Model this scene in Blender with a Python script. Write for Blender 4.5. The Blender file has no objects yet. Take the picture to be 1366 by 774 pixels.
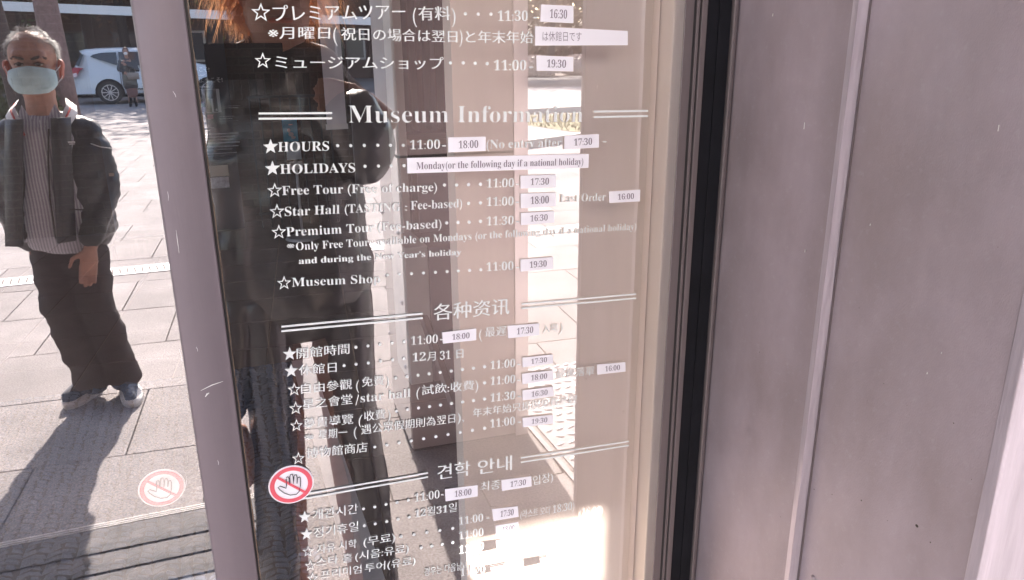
import bpy, bmesh, math, random
from math import sin, cos, tan, radians, pi, atan2, sqrt
from mathutils import Vector, Matrix, noise
random.seed(7)
S = bpy.context.scene
C = S.collection

# ------------------------------------------------------------------ camera
FPX = 1027.0; PITCH = radians(17.7); PSI = radians(20.6); ROLL = radians(-0.45)
CAM = Vector((0, -0.79, 1.58))
F_ = Vector((sin(PSI)*cos(PITCH), cos(PSI)*cos(PITCH), -sin(PITCH)))
R0 = Vector((cos(PSI), -sin(PSI), 0)); U0 = R0.cross(F_)
R_ = R0*cos(ROLL) + U0*sin(ROLL); U_ = -R0*sin(ROLL) + U0*cos(ROLL)
cam = bpy.data.cameras.new('camera'); co = bpy.data.objects.new('camera', cam); C.objects.link(co)
cam.sensor_width = 36; cam.lens = FPX/1366*36; cam.clip_start = 0.02; cam.clip_end = 500
M = Matrix(((R_.x, U_.x, -F_.x), (R_.y, U_.y, -F_.y), (R_.z, U_.z, -F_.z))).to_4x4(); M.translation = CAM
co.matrix_world = M; S.camera = co

# ------------------------------------------------------------------ world, sun, exposure
SUN_EL = radians(34.0); SUN_AZ = radians(4.0)          # the sun stands behind the photographer, a little to the right
W = bpy.data.worlds.new('World'); S.world = W; W.use_nodes = True
wn = W.node_tree.nodes; wl = W.node_tree.links
sky = wn.new('ShaderNodeTexSky'); sky.sky_type = 'NISHITA'; sky.sun_disc = False
sky.sun_elevation = SUN_EL; sky.sun_rotation = pi - SUN_AZ; sky.dust_density = 2.0
wl.new(sky.outputs[0], wn['Background'].inputs[0]); wn['Background'].inputs[1].default_value = 0.12
sl = bpy.data.lights.new('sun', 'SUN'); sl.energy = 4.2; sl.angle = radians(0.6); sl.color = (1, .95, .88)
so = bpy.data.objects.new('sun', sl); C.objects.link(so)
sd = Vector((-sin(SUN_AZ)*cos(SUN_EL), cos(SUN_AZ)*cos(SUN_EL), -sin(SUN_EL)))   # travel direction
so.rotation_euler = sd.to_track_quat('-Z', 'Y').to_euler()
S.view_settings.view_transform = 'Standard'; S.view_settings.look = 'None'
S.view_settings.exposure = 2.75; S.view_settings.gamma = 1
S.cycles.max_bounces = 10; S.cycles.transparent_max_bounces = 16; S.cycles.glossy_bounces = 5; S.cycles.diffuse_bounces = 5
S.cycles.caustics_reflective = False; S.cycles.caustics_refractive = False
S.cycles.use_denoising = True; S.cycles.sample_clamp_indirect = 6

# ------------------------------------------------------------------ pixel rays (photo pixels, 1366 wide) -> real points
def ray(x, y): return F_ + R_*((x-683)/FPX) - U_*((y-387)/FPX)
def at(x, y, Y=0.0):
    d = ray(x, y); return CAM + d*((Y-CAM.y)/d.y)
def fl(x, y, Z=0.0):
    d = ray(x, y); return CAM + d*((Z-CAM.z)/d.z)
# the glass is a true mirror: a thing seen in it at virtual depth Y stands outside at -Y
def mir(v): return Vector((v[0], -v[1], v[2]))

# ------------------------------------------------------------------ materials
def mat(name, col, rough=.6, metal=0, var=.12, scale=8, bump=0, bscale=60, stretch=(1, 1, 1), spec=.5, col2=None, sheen=0, coords='Object'):
    m = bpy.data.materials.new(name); m.use_nodes = True
    n = m.node_tree.nodes; l = m.node_tree.links; b = n['Principled BSDF']
    b.inputs['Roughness'].default_value = rough; b.inputs['Metallic'].default_value = metal
    b.inputs['Specular IOR Level'].default_value = spec
    tc = n.new('ShaderNodeTexCoord'); mp = n.new('ShaderNodeMapping'); mp.inputs['Scale'].default_value = stretch
    l.new(tc.outputs[coords], mp.inputs[0])
    nz = n.new('ShaderNodeTexNoise'); nz.inputs['Scale'].default_value = scale; nz.inputs['Detail'].default_value = 6
    nz.inputs['Roughness'].default_value = .6
    l.new(mp.outputs[0], nz.inputs[0])
    cr = n.new('ShaderNodeValToRGB'); cr.color_ramp.elements[0].position = .3; cr.color_ramp.elements[1].position = .7
    c2 = col2 or tuple(min(1, c*(1+var)) for c in col); c1 = tuple(c*(1-var) for c in col) if not col2 else col
    cr.color_ramp.elements[0].color = (*c1, 1); cr.color_ramp.elements[1].color = (*c2, 1)
    l.new(nz.outputs['Fac'], cr.inputs[0]); l.new(cr.outputs[0], b.inputs['Base Color'])
    if bump:
        bz = n.new('ShaderNodeTexNoise'); bz.inputs['Scale'].default_value = bscale; bz.inputs['Detail'].default_value = 4
        l.new(mp.outputs[0], bz.inputs[0]); bp = n.new('ShaderNodeBump'); bp.inputs['Strength'].default_value = bump
        bp.inputs['Distance'].default_value = .004
        l.new(bz.outputs['Fac'], bp.inputs['Height']); l.new(bp.outputs[0], b.inputs['Normal'])
    return m
def nodes(m): return m.node_tree.nodes, m.node_tree.links, m.node_tree.nodes['Principled BSDF']

MT = {}
def glass_mat():
    m = bpy.data.materials.new('coated_glass'); m.use_nodes = True
    n = m.node_tree.nodes; l = m.node_tree.links; n.clear()
    o = n.new('ShaderNodeOutputMaterial'); mx = n.new('ShaderNodeMixShader')
    t = n.new('ShaderNodeBsdfTransparent'); t.inputs[0].default_value = (.98, .96, .95, 1)
    g = n.new('ShaderNodeBsdfGlossy'); g.inputs['Roughness'].default_value = 0.0; g.inputs[0].default_value = (1.0, .95, .94, 1)
    mx.inputs[0].default_value = .34
    l.new(t.outputs[0], mx.inputs[1]); l.new(g.outputs[0], mx.inputs[2])
    df = n.new('ShaderNodeBsdfDiffuse'); df.inputs[0].default_value = (.80, .74, .74, 1); m2 = n.new('ShaderNodeMixShader')
    tc = n.new('ShaderNodeTexCoord'); mp = n.new('ShaderNodeMapping'); mp.inputs['Scale'].default_value = (7, 1, 2.2); l.new(tc.outputs['Object'], mp.inputs[0])
    nz = n.new('ShaderNodeTexNoise'); nz.inputs['Scale'].default_value = 1.6; nz.inputs['Detail'].default_value = 7; nz.inputs['Roughness'].default_value = .7; l.new(mp.outputs[0], nz.inputs[0])
    mr = n.new('ShaderNodeMapRange'); mr.inputs[1].default_value = .35; mr.inputs[2].default_value = .75; mr.inputs[3].default_value = .010; mr.inputs[4].default_value = .035; l.new(nz.outputs['Fac'], mr.inputs[0])
    l.new(mr.outputs[0], m2.inputs[0]); l.new(mx.outputs[0], m2.inputs[1]); l.new(df.outputs[0], m2.inputs[2]); l.new(m2.outputs[0], o.inputs[0])
    return m
MT['glass'] = glass_mat()
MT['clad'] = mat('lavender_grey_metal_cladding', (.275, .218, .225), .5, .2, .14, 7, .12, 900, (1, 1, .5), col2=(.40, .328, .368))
n, l, b = nodes(MT['clad'])      # fine specks and dull stains in the sheet metal
tc = n.new('ShaderNodeTexCoord'); v = n.new('ShaderNodeTexNoise'); v.inputs['Scale'].default_value = 140; v.inputs['Detail'].default_value = 3
l.new(tc.outputs['Object'], v.inputs[0]); r = n.new('ShaderNodeValToRGB'); r.color_ramp.elements[0].position = .60; r.color_ramp.elements[1].position = .78
l.new(v.outputs['Fac'], r.inputs[0]); mx = n.new('ShaderNodeMixRGB'); mx.blend_type = 'MIX'
ml = n.new('ShaderNodeMath'); ml.operation = 'MULTIPLY'; ml.inputs[1].default_value = .16; l.new(r.outputs[0], ml.inputs[0]); l.new(ml.outputs[0], mx.inputs[0])
src = b.inputs['Base Color'].links[0].from_socket; l.new(src, mx.inputs[1]); mx.inputs[2].default_value = (.5, .47, .5, 1); l.new(mx.outputs[0], b.inputs['Base Color'])
MT['stile'] = mat('satin_stile_metal', (.165, .134, .155), .42, .3, .16, 6, .05, 500, (1, 1, .05))
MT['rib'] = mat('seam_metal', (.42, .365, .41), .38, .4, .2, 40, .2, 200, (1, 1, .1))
MT['frame'] = mat('bronze_frame', (.19, .158, .162), .38, .5, .15, 9, .05, 300, (1, 1, .05))
MT['black'] = mat('black_gasket', (.006, .006, .009), .7, 0, .3, 20, spec=.2)
MT['darkline'] = mat('dark_groove', (.02, .016, .018), .6)
MT['gold'] = mat('bright_edge_metal', (.34, .28, .22), .25, .8, .2, 60, .1, 200)
MT['text'] = mat('white_vinyl', (.74, .75, .75), .6, 0, .02)
MT['paper'] = mat('white_label_paper', (.84, .80, .86), .7, 0, .02)
MT['ink'] = mat('grey_label_ink', (.23, .19, .23), .8, 0, .05)
MT['red'] = mat('red_sticker_ink', (.72, .10, .14), .6, 0, .04)
MT['linek'] = mat('black_sticker_ink', (.04, .03, .05), .6)
MT['beige'] = mat('beige_interior_board', (.82, .70, .62), .65, 0, .07, 2.2, .04, 200, (6, 6, .5))
MT['beige2'] = mat('cream_edge_board', (.88, .78, .67), .6, 0, .05, 3, .03, 200, (5, 5, .5))
MT['pave'] = mat('sunlit_granite_paving', (.30, .268, .262), .85, 0, .1, 3, 1.0, 420, col2=(.39, .350, .343))
n, l, b = nodes(MT['pave'])
oi = n.new('ShaderNodeObjectInfo'); hs = n.new('ShaderNodeHueSaturation'); mr = n.new('ShaderNodeMapRange')
mr.inputs[3].default_value = .88; mr.inputs[4].default_value = 1.10; l.new(oi.outputs['Random'], mr.inputs[0]); l.new(mr.outputs[0], hs.inputs['Value'])
v = n.new('ShaderNodeTexNoise'); v.inputs['Scale'].default_value = 130; v.inputs['Detail'].default_value = 2; tc = n.new('ShaderNodeTexCoord'); l.new(tc.outputs['Object'], v.inputs[0])
mr2 = n.new('ShaderNodeMapRange'); mr2.inputs[1].default_value = .3; mr2.inputs[2].default_value = .7; mr2.inputs[3].default_value = .55; mr2.inputs[4].default_value = 1.4; l.new(v.outputs['Fac'], mr2.inputs[0])
mm = n.new('ShaderNodeMath'); mm.operation = 'MULTIPLY'; l.new(mr.outputs[0], mm.inputs[0]); l.new(mr2.outputs[0], mm.inputs[1]); l.new(mm.outputs[0], hs.inputs['Value'])
src = b.inputs['Base Color'].links[0].from_socket; l.new(src, hs.inputs['Color']); l.new(hs.outputs[0], b.inputs['Base Color'])
MT['joint'] = mat('paving_joint', (.15, .125, .115), .9, 0, .2, 20)
MT['road'] = mat('pale_road', (.20, .185, .18), .9, 0, .1, 1)
MT['white'] = mat('white_paint', (.8, .78, .77), .5, 0, .03)
MT['lawn'] = mat('winter_lawn', (.20, .20, .09), .9, 0, .3, 6, col2=(.34, .29, .17))
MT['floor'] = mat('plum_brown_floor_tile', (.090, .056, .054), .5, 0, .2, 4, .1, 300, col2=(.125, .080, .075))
MT['grout'] = mat('tan_grout', (.26, .19, .15), .8, 0, .1)
MT['mat'] = mat('slate_blue_doormat', (.050, .066, .110), .95, 0, .25, 300, .5, 800, col2=(.110, .138, .21))
MT['matd'] = mat('doormat_base', (.05, .055, .08), .95)
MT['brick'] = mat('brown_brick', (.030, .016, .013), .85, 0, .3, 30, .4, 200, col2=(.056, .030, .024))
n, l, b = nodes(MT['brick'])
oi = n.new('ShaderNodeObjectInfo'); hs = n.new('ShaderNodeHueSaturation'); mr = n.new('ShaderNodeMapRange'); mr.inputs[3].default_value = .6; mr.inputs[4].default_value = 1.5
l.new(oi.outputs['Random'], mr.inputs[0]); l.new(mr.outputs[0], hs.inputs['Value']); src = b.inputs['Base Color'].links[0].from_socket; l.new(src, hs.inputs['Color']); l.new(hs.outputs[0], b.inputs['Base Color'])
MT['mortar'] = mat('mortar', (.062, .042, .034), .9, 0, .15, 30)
MT['board'] = mat('charcoal_sign_board', (.045, .045, .062), .55, 0, .12, 5)
MT['boardlite'] = mat('pale_board_print', (.85, .85, .88), .7)
MT['pink'] = mat('pink_print', (.75, .22, .35), .7)
MT['green'] = mat('green_print', (.2, .4, .2), .7)
MT['note'] = mat('notice_paper', (.62, .54, .44), .8)
MT['note2'] = mat('notice_photo', (.62, .62, .70), .8, var=.4, scale=30)
MT['blue'] = mat('blue_poster', (.10, .50, .80), .6, 0, .1)
MT['pale'] = mat('pale_blue_card', (.70, .80, .92), .6, 0, .1)
MT['steel'] = mat('stand_steel', (.75, .72, .76), .45, .2)
MT['redwood'] = mat('red_brown_wood', (.085, .032, .024), .45, 0, .3, 6, .1, 60, (8, 8, .6))
MT['ply'] = mat('orange_wood_ledge', (.26, .15, .10), .5, 0, .2, 10, .1, 60, (1, 8, 8))
MT['darkwood'] = mat('dark_wood', (.07, .042, .04), .5, 0, .3, 6, .1, 60, (8, 8, .6))
MT['greywall'] = mat('mauve_grey_panel', (.15, .12, .135), .7, 0, .1, 2)
MT['cream'] = mat('cream_panel', (.60, .53, .48), .7, 0, .06, 2)
MT['lav'] = mat('pale_lavender_board', (.72, .67, .76), .6, 0, .05, 2)
MT['ceil'] = mat('ceiling_paint', (.5, .46, .43), .8)
MT['canopy'] = mat('canopy_soffit', (.22, .19, .19), .8)
MT['pillar'] = mat('pillar_cladding', (.42, .36, .35), .4, .3, .08, 2.5, .05, 300, (1, 1, .15))
MT['pillarw'] = mat('pale_flange_lit_side', (.82, .78, .76), .3, .5, .04)
MT['skin'] = mat('tanned_skin', (.46, .235, .165), .5, 0, .14, 40, .25, 300)
MT['skin2'] = mat('light_skin', (.42, .22, .16), .5, 0, .08, 30)
MT['ear'] = mat('flushed_ear_skin', (.55, .17, .12), .5, 0, .08, 30)
MT['eye'] = mat('eye_white', (.5, .44, .40), .3)
MT['iris'] = mat('dark_iris', (.015, .01, .008), .2)
MT['brow'] = mat('grey_black_brow', (.06, .045, .04), .8)
MT['ghair'] = mat('thinning_grey_hair', (.07, .06, .055), .55, 0, .4, 90, col2=(.36, .33, .31))
MT['mask'] = mat('pale_mint_mask', (.56, .78, .83), .8, 0, .14, 25, .4, 500)
MT['maskw'] = mat('white_mask_cord', (.8, .8, .8), .7)
MT['jacket'] = mat('black_nylon_jacket', (.010, .010, .017), .36, 0, .3, 12, .6, 38)
MT['collar'] = mat('white_collar', (.75, .74, .74), .7)
MT['redtrim'] = mat('red_piping', (.65, .07, .06), .6)
MT['trouser'] = mat('dark_brown_trousers', (.036, .024, .024), .85, 0, .2, 20, .4, 160)
MT['shoe'] = mat('grey_mesh_trainer', (.07, .08, .11), .8, 0, .3, 80, .3, 400)
MT['sole'] = mat('white_shoe_sole', (.72, .70, .68), .6)
MT['coatb'] = mat('black_quilted_coat', (.016, .015, .020), .24, 0, .3, 10, .4, 40, spec=1.0)
MT['carwhite'] = mat('white_car_paint', (.80, .81, .84), .18, 0, .01, 2, spec=.6)
MT['carglass'] = mat('dark_car_glass', (.012, .016, .022), .06, 0, .1, 2, spec=.9)
MT['tyre'] = mat('tyre_rubber', (.02, .02, .02), .8)
MT['alloy'] = mat('alloy_wheel', (.62, .62, .64), .3, .6)
MT['tail'] = mat('red_tail_lamp', (.45, .03, .05), .15, 0, .1)
MT['lamp'] = mat('clear_lamp', (.75, .6, .62), .15)
MT['bark'] = mat('pinkish_bark', (.20, .13, .12), .9, 0, .3, 12, .8, 40)
MT['barkd'] = mat('dark_bark', (.06, .042, .038), .9, 0, .3, 12, .8, 40)
MT['leaf'] = mat('evergreen_leaf', (.05, .075, .03), .7, 0, .4, 3, col2=(.12, .13, .05))
MT['leafb'] = mat('dry_brown_leaf', (.10, .055, .035), .7, 0, .4, 3, col2=(.22, .13, .08))
MT['bloss'] = mat('pale_blossom', (.60, .52, .50), .7)
MT['barplate'] = mat('dark_bar_plate', (.09, .08, .082), .8, 0, .4, 14)
MT['shadebar'] = mat('painted_shadow_bar', (.06, .054, .058), .8, 0, .5, 25)  # dark colour of the painted shadow bars
MT['tactile'] = mat('white_drain_cover', (.78, .76, .75), .6)
MT['bump'] = mat('bumped_grey_plate', (.26, .235, .245), .7, 0, .1, 20)
MT['skirt'] = mat('dusky_skirt', (.20, .10, .09), .8)
MT['bag'] = mat('taupe_handbag', (.32, .26, .22), .5)
MT['bhair'] = mat('brown_hair', (.13, .05, .03), .5)
MT['winpane'] = mat('far_window_glass', (.04, .045, .055), .1, spec=.8)
MT['farwall'] = mat('brown_brick_facade', (.085, .046, .036), .85, 0, .2, 3)
MT['stone'] = mat('pale_stone', (.5, .46, .43), .8)
def hair_mat(name, col, tr):
    m = bpy.data.materials.new(name); m.use_nodes = True
    n = m.node_tree.nodes; l = m.node_tree.links; n.clear()
    o = n.new('ShaderNodeOutputMaterial'); a = n.new('ShaderNodeBsdfPrincipled'); a.inputs['Base Color'].default_value = (*col, 1); a.inputs['Roughness'].default_value = .4
    t = n.new('ShaderNodeBsdfTranslucent'); t.inputs[0].default_value = (*tr, 1)
    mx = n.new('ShaderNodeMixShader'); mx.inputs[0].default_value = .65
    l.new(a.outputs[0], mx.inputs[1]); l.new(t.outputs[0], mx.inputs[2]); l.new(mx.outputs[0], o.inputs[0]); return m
MT['ohair'] = hair_mat('light_brown_backlit_hair', (.30, .15, .08), (.92, .48, .24))
MT['loop'] = MT['maskw']

for nm in ('pave', 'floor', 'brick'):        # continuous grain over the ground, not repeated from piece to piece
    n, l, b = nodes(MT[nm]); g = n.new('ShaderNodeNewGeometry')
    for lk in [k for k in l if k.from_node.type == 'TEX_COORD']:
        to = lk.to_socket; l.remove(lk); l.new(g.outputs['Position'], to)
n, l, b = nodes(MT['pave']); g = n.new('ShaderNodeNewGeometry')
z = n.new('ShaderNodeTexNoise'); z.inputs['Scale'].default_value = 1.7; z.inputs['Detail'].default_value = 9; z.inputs['Roughness'].default_value = .72; l.new(g.outputs['Position'], z.inputs[0])
r = n.new('ShaderNodeMapRange'); r.inputs[1].default_value = .38; r.inputs[2].default_value = .62; r.inputs[3].default_value = .80; r.inputs[4].default_value = 1.06; l.new(z.outputs['Fac'], r.inputs[0])
vo = n.new('ShaderNodeTexVoronoi'); vo.inputs['Scale'].default_value = 5; l.new(g.outputs['Position'], vo.inputs[0])      # dark gum and oil spots
sp = n.new('ShaderNodeMapRange'); sp.inputs[1].default_value = .03; sp.inputs[2].default_value = .07; sp.inputs[3].default_value = .72; sp.inputs[4].default_value = 1; l.new(vo.outputs['Distance'], sp.inputs[0])
mu = n.new('ShaderNodeMath'); mu.operation = 'MULTIPLY'; l.new(r.outputs[0], mu.inputs[0]); l.new(sp.outputs[0], mu.inputs[1])
h = n.new('ShaderNodeHueSaturation'); l.new(mu.outputs[0], h.inputs['Value']); src = b.inputs['Base Color'].links[0].from_socket; l.new(src, h.inputs['Color']); l.new(h.outputs[0], b.inputs['Base Color'])

# striped shirt
m = mat('grey_striped_shirt', (.36, .35, .39), .85, 0, .05, 20, .2, 300); n, l, b = nodes(m)
wv = n.new('ShaderNodeTexWave'); wv.bands_direction = 'X'; wv.inputs['Scale'].default_value = 26; wv.inputs['Distortion'].default_value = .6; wv.inputs['Detail Scale'].default_value = .3
tc = n.new('ShaderNodeTexCoord'); l.new(tc.outputs['Object'], wv.inputs[0]); mx = n.new('ShaderNodeMixRGB')
r = n.new('ShaderNodeValToRGB'); r.color_ramp.elements[0].position = .45; r.color_ramp.elements[1].position = .6; l.new(wv.outputs['Fac'], r.inputs[0]); l.new(r.outputs[0], mx.inputs[0])
mx.inputs[1].default_value = (.60, .58, .62, 1); mx.inputs[2].default_value = (.32, .31, .37, 1); l.new(mx.outputs[0], b.inputs['Base Color']); MT['shirt'] = m

# ------------------------------------------------------------------ helpers
def empty(name, loc, label=None, cat=None, group=None, kind=None):
    o = bpy.data.objects.new(name, None); C.objects.link(o); o.location = loc
    o.empty_display_size = .1; tag(o, label, cat, group, kind); return o
def tag(o, label=None, cat=None, group=None, kind=None):
    if label: o['label'] = label
    if cat: o['category'] = cat
    if group: o['group'] = group
    if kind: o['kind'] = kind
    return o
def link(name, me, m, parent=None, origin=None):
    """links a mesh whose vertices are in world space; origin moves the pivot"""
    o = bpy.data.objects.new(name, me); C.objects.link(o)
    if m is not None and not me.materials: me.materials.append(m)
    base = Vector(parent['_wl']) if parent is not None and '_wl' in parent else Vector((0, 0, 0))
    if parent is not None:
        w = Vector((0, 0, 0)); p = parent
        while p is not None: w += p.location; p = p.parent
        base = w
    piv = Vector(origin) if origin is not None else base
    me.transform(Matrix.Translation(-piv)); o.parent = parent; o.location = piv - base if parent is not None else piv
    return o
def tomesh(bm, smooth=False, recalc=True):
    if recalc: bmesh.ops.recalc_face_normals(bm, faces=bm.faces)
    me = bpy.data.meshes.new('m'); bm.to_mesh(me); bm.free()
    if smooth:
        for p in me.polygons: p.use_smooth = True
    return me
def bx(bm, lo, hi, bev=0):
    lo, hi = Vector(lo), Vector(hi); g = bmesh.ops.create_cube(bm, size=1)
    bmesh.ops.scale(bm, verts=g['verts'], vec=hi-lo); bmesh.ops.translate(bm, verts=g['verts'], vec=(lo+hi)/2)
    if bev:
        es = list({e for v in g['verts'] for e in v.link_edges}); bmesh.ops.bevel(bm, geom=es, offset=bev, segments=2, affect='EDGES', profile=.6)
def box(name, lo, hi, m, parent=None, bev=0):
    lo2 = [min(a, b) for a, b in zip(lo, hi)]; hi2 = [max(a, b) for a, b in zip(lo, hi)]
    bm = bmesh.new(); bx(bm, lo2, hi2, bev); return link(name, tomesh(bm), m, parent, origin=((lo2[0]+hi2[0])/2, (lo2[1]+hi2[1])/2, lo2[2]))
def tube(bm, pts, r, seg=8, cap=True):
    pts = [Vector(p) for p in pts]; rs = r if isinstance(r, (list, tuple)) else [r]*len(pts); rings = []
    for i, p in enumerate(pts):
        d = (pts[min(i+1, len(pts)-1)]-pts[max(i-1, 0)]).normalized()
        a = d.cross(Vector((0, 0, 1)) if abs(d.z) < .9 else Vector((1, 0, 0))).normalized(); b = d.cross(a)
        rings.append([bm.verts.new(p+(a*cos(t)+b*sin(t))*rs[i]) for t in [2*pi*k/seg for k in range(seg)]])
    for A, B in zip(rings, rings[1:]):
        for k in range(seg): bm.faces.new((A[k], A[(k+1) % seg], B[(k+1) % seg], B[k]))
    if cap:
        bm.faces.new(rings[0][::-1]); bm.faces.new(rings[-1])
def prism(name, poly, y0, y1, m, parent=None):
    """poly in (x, z), extruded in y"""
    bm = bmesh.new(); a = [bm.verts.new((x, y0, z)) for x, z in poly]; b = [bm.verts.new((x, y1, z)) for x, z in poly]
    bm.faces.new(a); bm.faces.new(b[::-1]); k = len(poly)
    for i in range(k): bm.faces.new((a[i], b[i], b[(i+1) % k], a[(i+1) % k]))
    return link(name, tomesh(bm), m, parent)
def bake(o_mesh, mods):
    o = bpy.data.objects.new('tmp', o_mesh); C.objects.link(o)
    for t, kw in mods:
        md = o.modifiers.new(t, t)
        for k, v_ in kw.items(): setattr(md, k, v_)
    dg = bpy.context.evaluated_depsgraph_get(); me = bpy.data.meshes.new_from_object(o.evaluated_get(dg))
    bpy.data.objects.remove(o); return me

# ------------------------------------------------------------------ SETTING outside (seen in the glass)
GR = radians(4)     # the paving grid is turned a little against the facade
def rot(x, y, a=GR): return (x*cos(a)-y*sin(a), x*sin(a)+y*cos(a))
bm = bmesh.new()
for vv in ((-90, .0), (-90, -120), (90, -120), (90, .0)): bm.verts.new((vv[0], vv[1], -.012))
bm.faces.new(bm.verts); ground = link('ground', tomesh(bm), MT['joint']); tag(ground, 'dull joint bed under the pale plaza paving', kind='structure')
pv = empty('pavement', (0, 0, 0), 'pale sunlit granite slab paving of the plaza', kind='structure')
SL = .66
def slab_mesh(w, h, d=.012):
    bm = bmesh.new(); bx(bm, (-w/2, -h/2, -d), (w/2, h/2, 0), .0015); return tomesh(bm)
sm = slab_mesh(SL-.007, SL-.007); sm.materials.append(MT['pave'])
near = []; far = []
drainY = -5.35
for j in range(0, 42):
    for i in range(-26, 40):
        cx, cy = rot((i+(.5 if j % 2 else 0))*SL, -.35-(j+.5)*SL)
        if cy > -.36 and False: continue
        d = abs(cx-.3)*.55+abs(cy); (near if True else far).append((d, cx, cy))
near.sort(); far = near[290:]; near = near[:290]
for d, cx, cy in near:
    o = bpy.data.objects.new('paving_slab', sm); C.objects.link(o); o.parent = pv
    o.location = (cx, cy, random.uniform(-.0006, .0006)); o.rotation_euler = (0, 0, GR)
bm = bmesh.new()
for d, cx, cy in far:
    vs = [bm.verts.new((cx+rot(a*(SL-.008)/2, b_*(SL-.008)/2)[0], cy+rot(a*(SL-.008)/2, b_*(SL-.008)/2)[1], -.001)) for a, b_ in ((-1, -1), (1, -1), (1, 1), (-1, 1))]
    bm.faces.new(vs)
o = link('paving_slab_field', tomesh(bm), MT['pave'], pv); tag(o, kind='stuff')
# slotted white drain cover running across the plaza
dr = empty('drain_cover', (0, drainY, 0), 'thin white slotted drain strip crossing the sunlit paving', 'drain')
bm = bmesh.new(); nb = 0
bx(bm, (-6, drainY-.11, .001), (7, drainY+.11, .005)); link('drain_plate', tomesh(bm), MT['tactile'], dr)
bm = bmesh.new()
for k in range(260):
    x = -6+k*.05
    vs = [bm.verts.new(p) for p in ((x, drainY-.07, .0065), (x+.012, drainY-.07, .0065), (x+.03, drainY+.07, .0065), (x+.018, drainY+.07, .0065))]; bm.faces.new(vs)
link('drain_slots', tomesh(bm), MT['joint'], dr)

# far ground: road, lawn and kerb at the right of the reflection
def gsheet(name, pts, z, m, label, kind='structure'):
    bm = bmesh.new(); bm.faces.new([bm.verts.new((x, -y, z)) for x, y in pts]); return tag(link(name, tomesh(bm), m), label, kind=kind)
def F(x, y): p = fl(x, y); return (p.x, p.y)
gsheet('road', [(-60, 25.5), (60, 31.5), (60, 38), (-60, 33)], .004, MT['road'], 'pale road running past the far edge of the plaza')
gsheet('lawn', [(6.3, 12.5), (13, 13), (16, 17), (5.5, 16)], .006, MT['lawn'], 'small patch of dry winter lawn beside the paving')
bm = bmesh.new()
for k in range(5000):
    x = random.uniform(5.6, 15); y = random.uniform(12.6, 16); h = random.uniform(.03, .10); a = random.uniform(0, pi)
    if x < 6.3-(y-12.5)*.23 or x > 13+(y-13)*.75: continue
    bm.faces.new([bm.verts.new(p) for p in ((x, -y, .005), (x+.02*cos(a), -y+.02*sin(a), .005), (x+random.uniform(-.03, .03), -y, h))])
tag(link('grass', tomesh(bm, recalc=False), MT['lawn']), 'tufts of dry grass on the small lawn', 'grass', kind='stuff')
kb = []
bm = bmesh.new(); a0 = Vector((4.6, 8.9)); a1 = Vector((9.5, 11.2)); dd = (a1-a0).normalized(); nn = Vector((-dd.y, dd.x))*.09
for s_, t_ in (((3.2, 10.2), (11, 13.6)), ((5.0, 16.4), (16.5, 17.6))):
    a0, a1 = Vector(s_), Vector(t_); dd = (a1-a0).normalized(); nn = Vector((-dd.y, dd.x))*.08
    k = [(a0+nn), (a0-nn), (a1-nn), (a1+nn)]
    lo = [bm.verts.new((p.x, -p.y, 0)) for p in k]; hi = [bm.verts.new((p.x, -p.y, .12)) for p in k]
    bm.faces.new(hi)
    for i in range(4): bm.faces.new((lo[i], lo[(i+1) % 4], hi[(i+1) % 4], hi[i]))
tag(link('kerb', tomesh(bm), MT['stone']), 'low pale stone kerbs edging the lawn', kind='structure')

# bumped tactile plate beside the pillar
tp = empty('tactile_plate', (1.75, -2.2, 0), 'grey plate of oval bumps let into the paving beside the pillar', 'tactile paving')
box('plate', (1.15, -1.0, .001), (2.5, -2.55, .006), MT['bump'], tp)
bm0 = bmesh.new(); bmesh.ops.create_uvsphere(bm0, u_segments=10, v_segments=6, radius=1)
bmesh.ops.scale(bm0, verts=bm0.verts, vec=(.021, .011, .006)); ov = tomesh(bm0, True); ov.materials.append(MT['tactile'])
for j in range(25):
    for i in range(12):
        o = bpy.data.objects.new('bump', ov); C.objects.link(o); o.parent = tp
        o.location = Vector((1.18+i*.052+(.026 if j % 2 else 0), -1.05-j*.062, .006))-Vector((1.75, -2.2, 0)); o.rotation_euler = (0, 0, .5 if j % 2 else -.5)
for s in (1.12, 2.53): box('edge_trim', (s-.012, -1.0, .001), (s+.008, -2.56, .010), MT['bump'], tp)
# added strip by the left pane; dark ribs stand for lintel shadow bars
rs = empty('shadow_bar_strip', (-.6, -1.75, 0), 'dark ribbed metal strip lying on the paving before the door', 'threshold strip')
box('strip_plate', (-2.4, -1.30, .001), (-.02, -1.84, .004), MT['barplate'], rs)
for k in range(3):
    y = -1.46-k*.115; box('rib', (-2.4, y, .004), (.02, y-.045, .009), MT['shadebar'], rs, .002)  # bars coloured dark in place of the lintel's shadow
for k in range(3): box('edge_line', (-2.4, -1.846-k*.013, .001), (.02, -1.849-k*.013, .005), MT['tactile'], rs)

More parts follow.
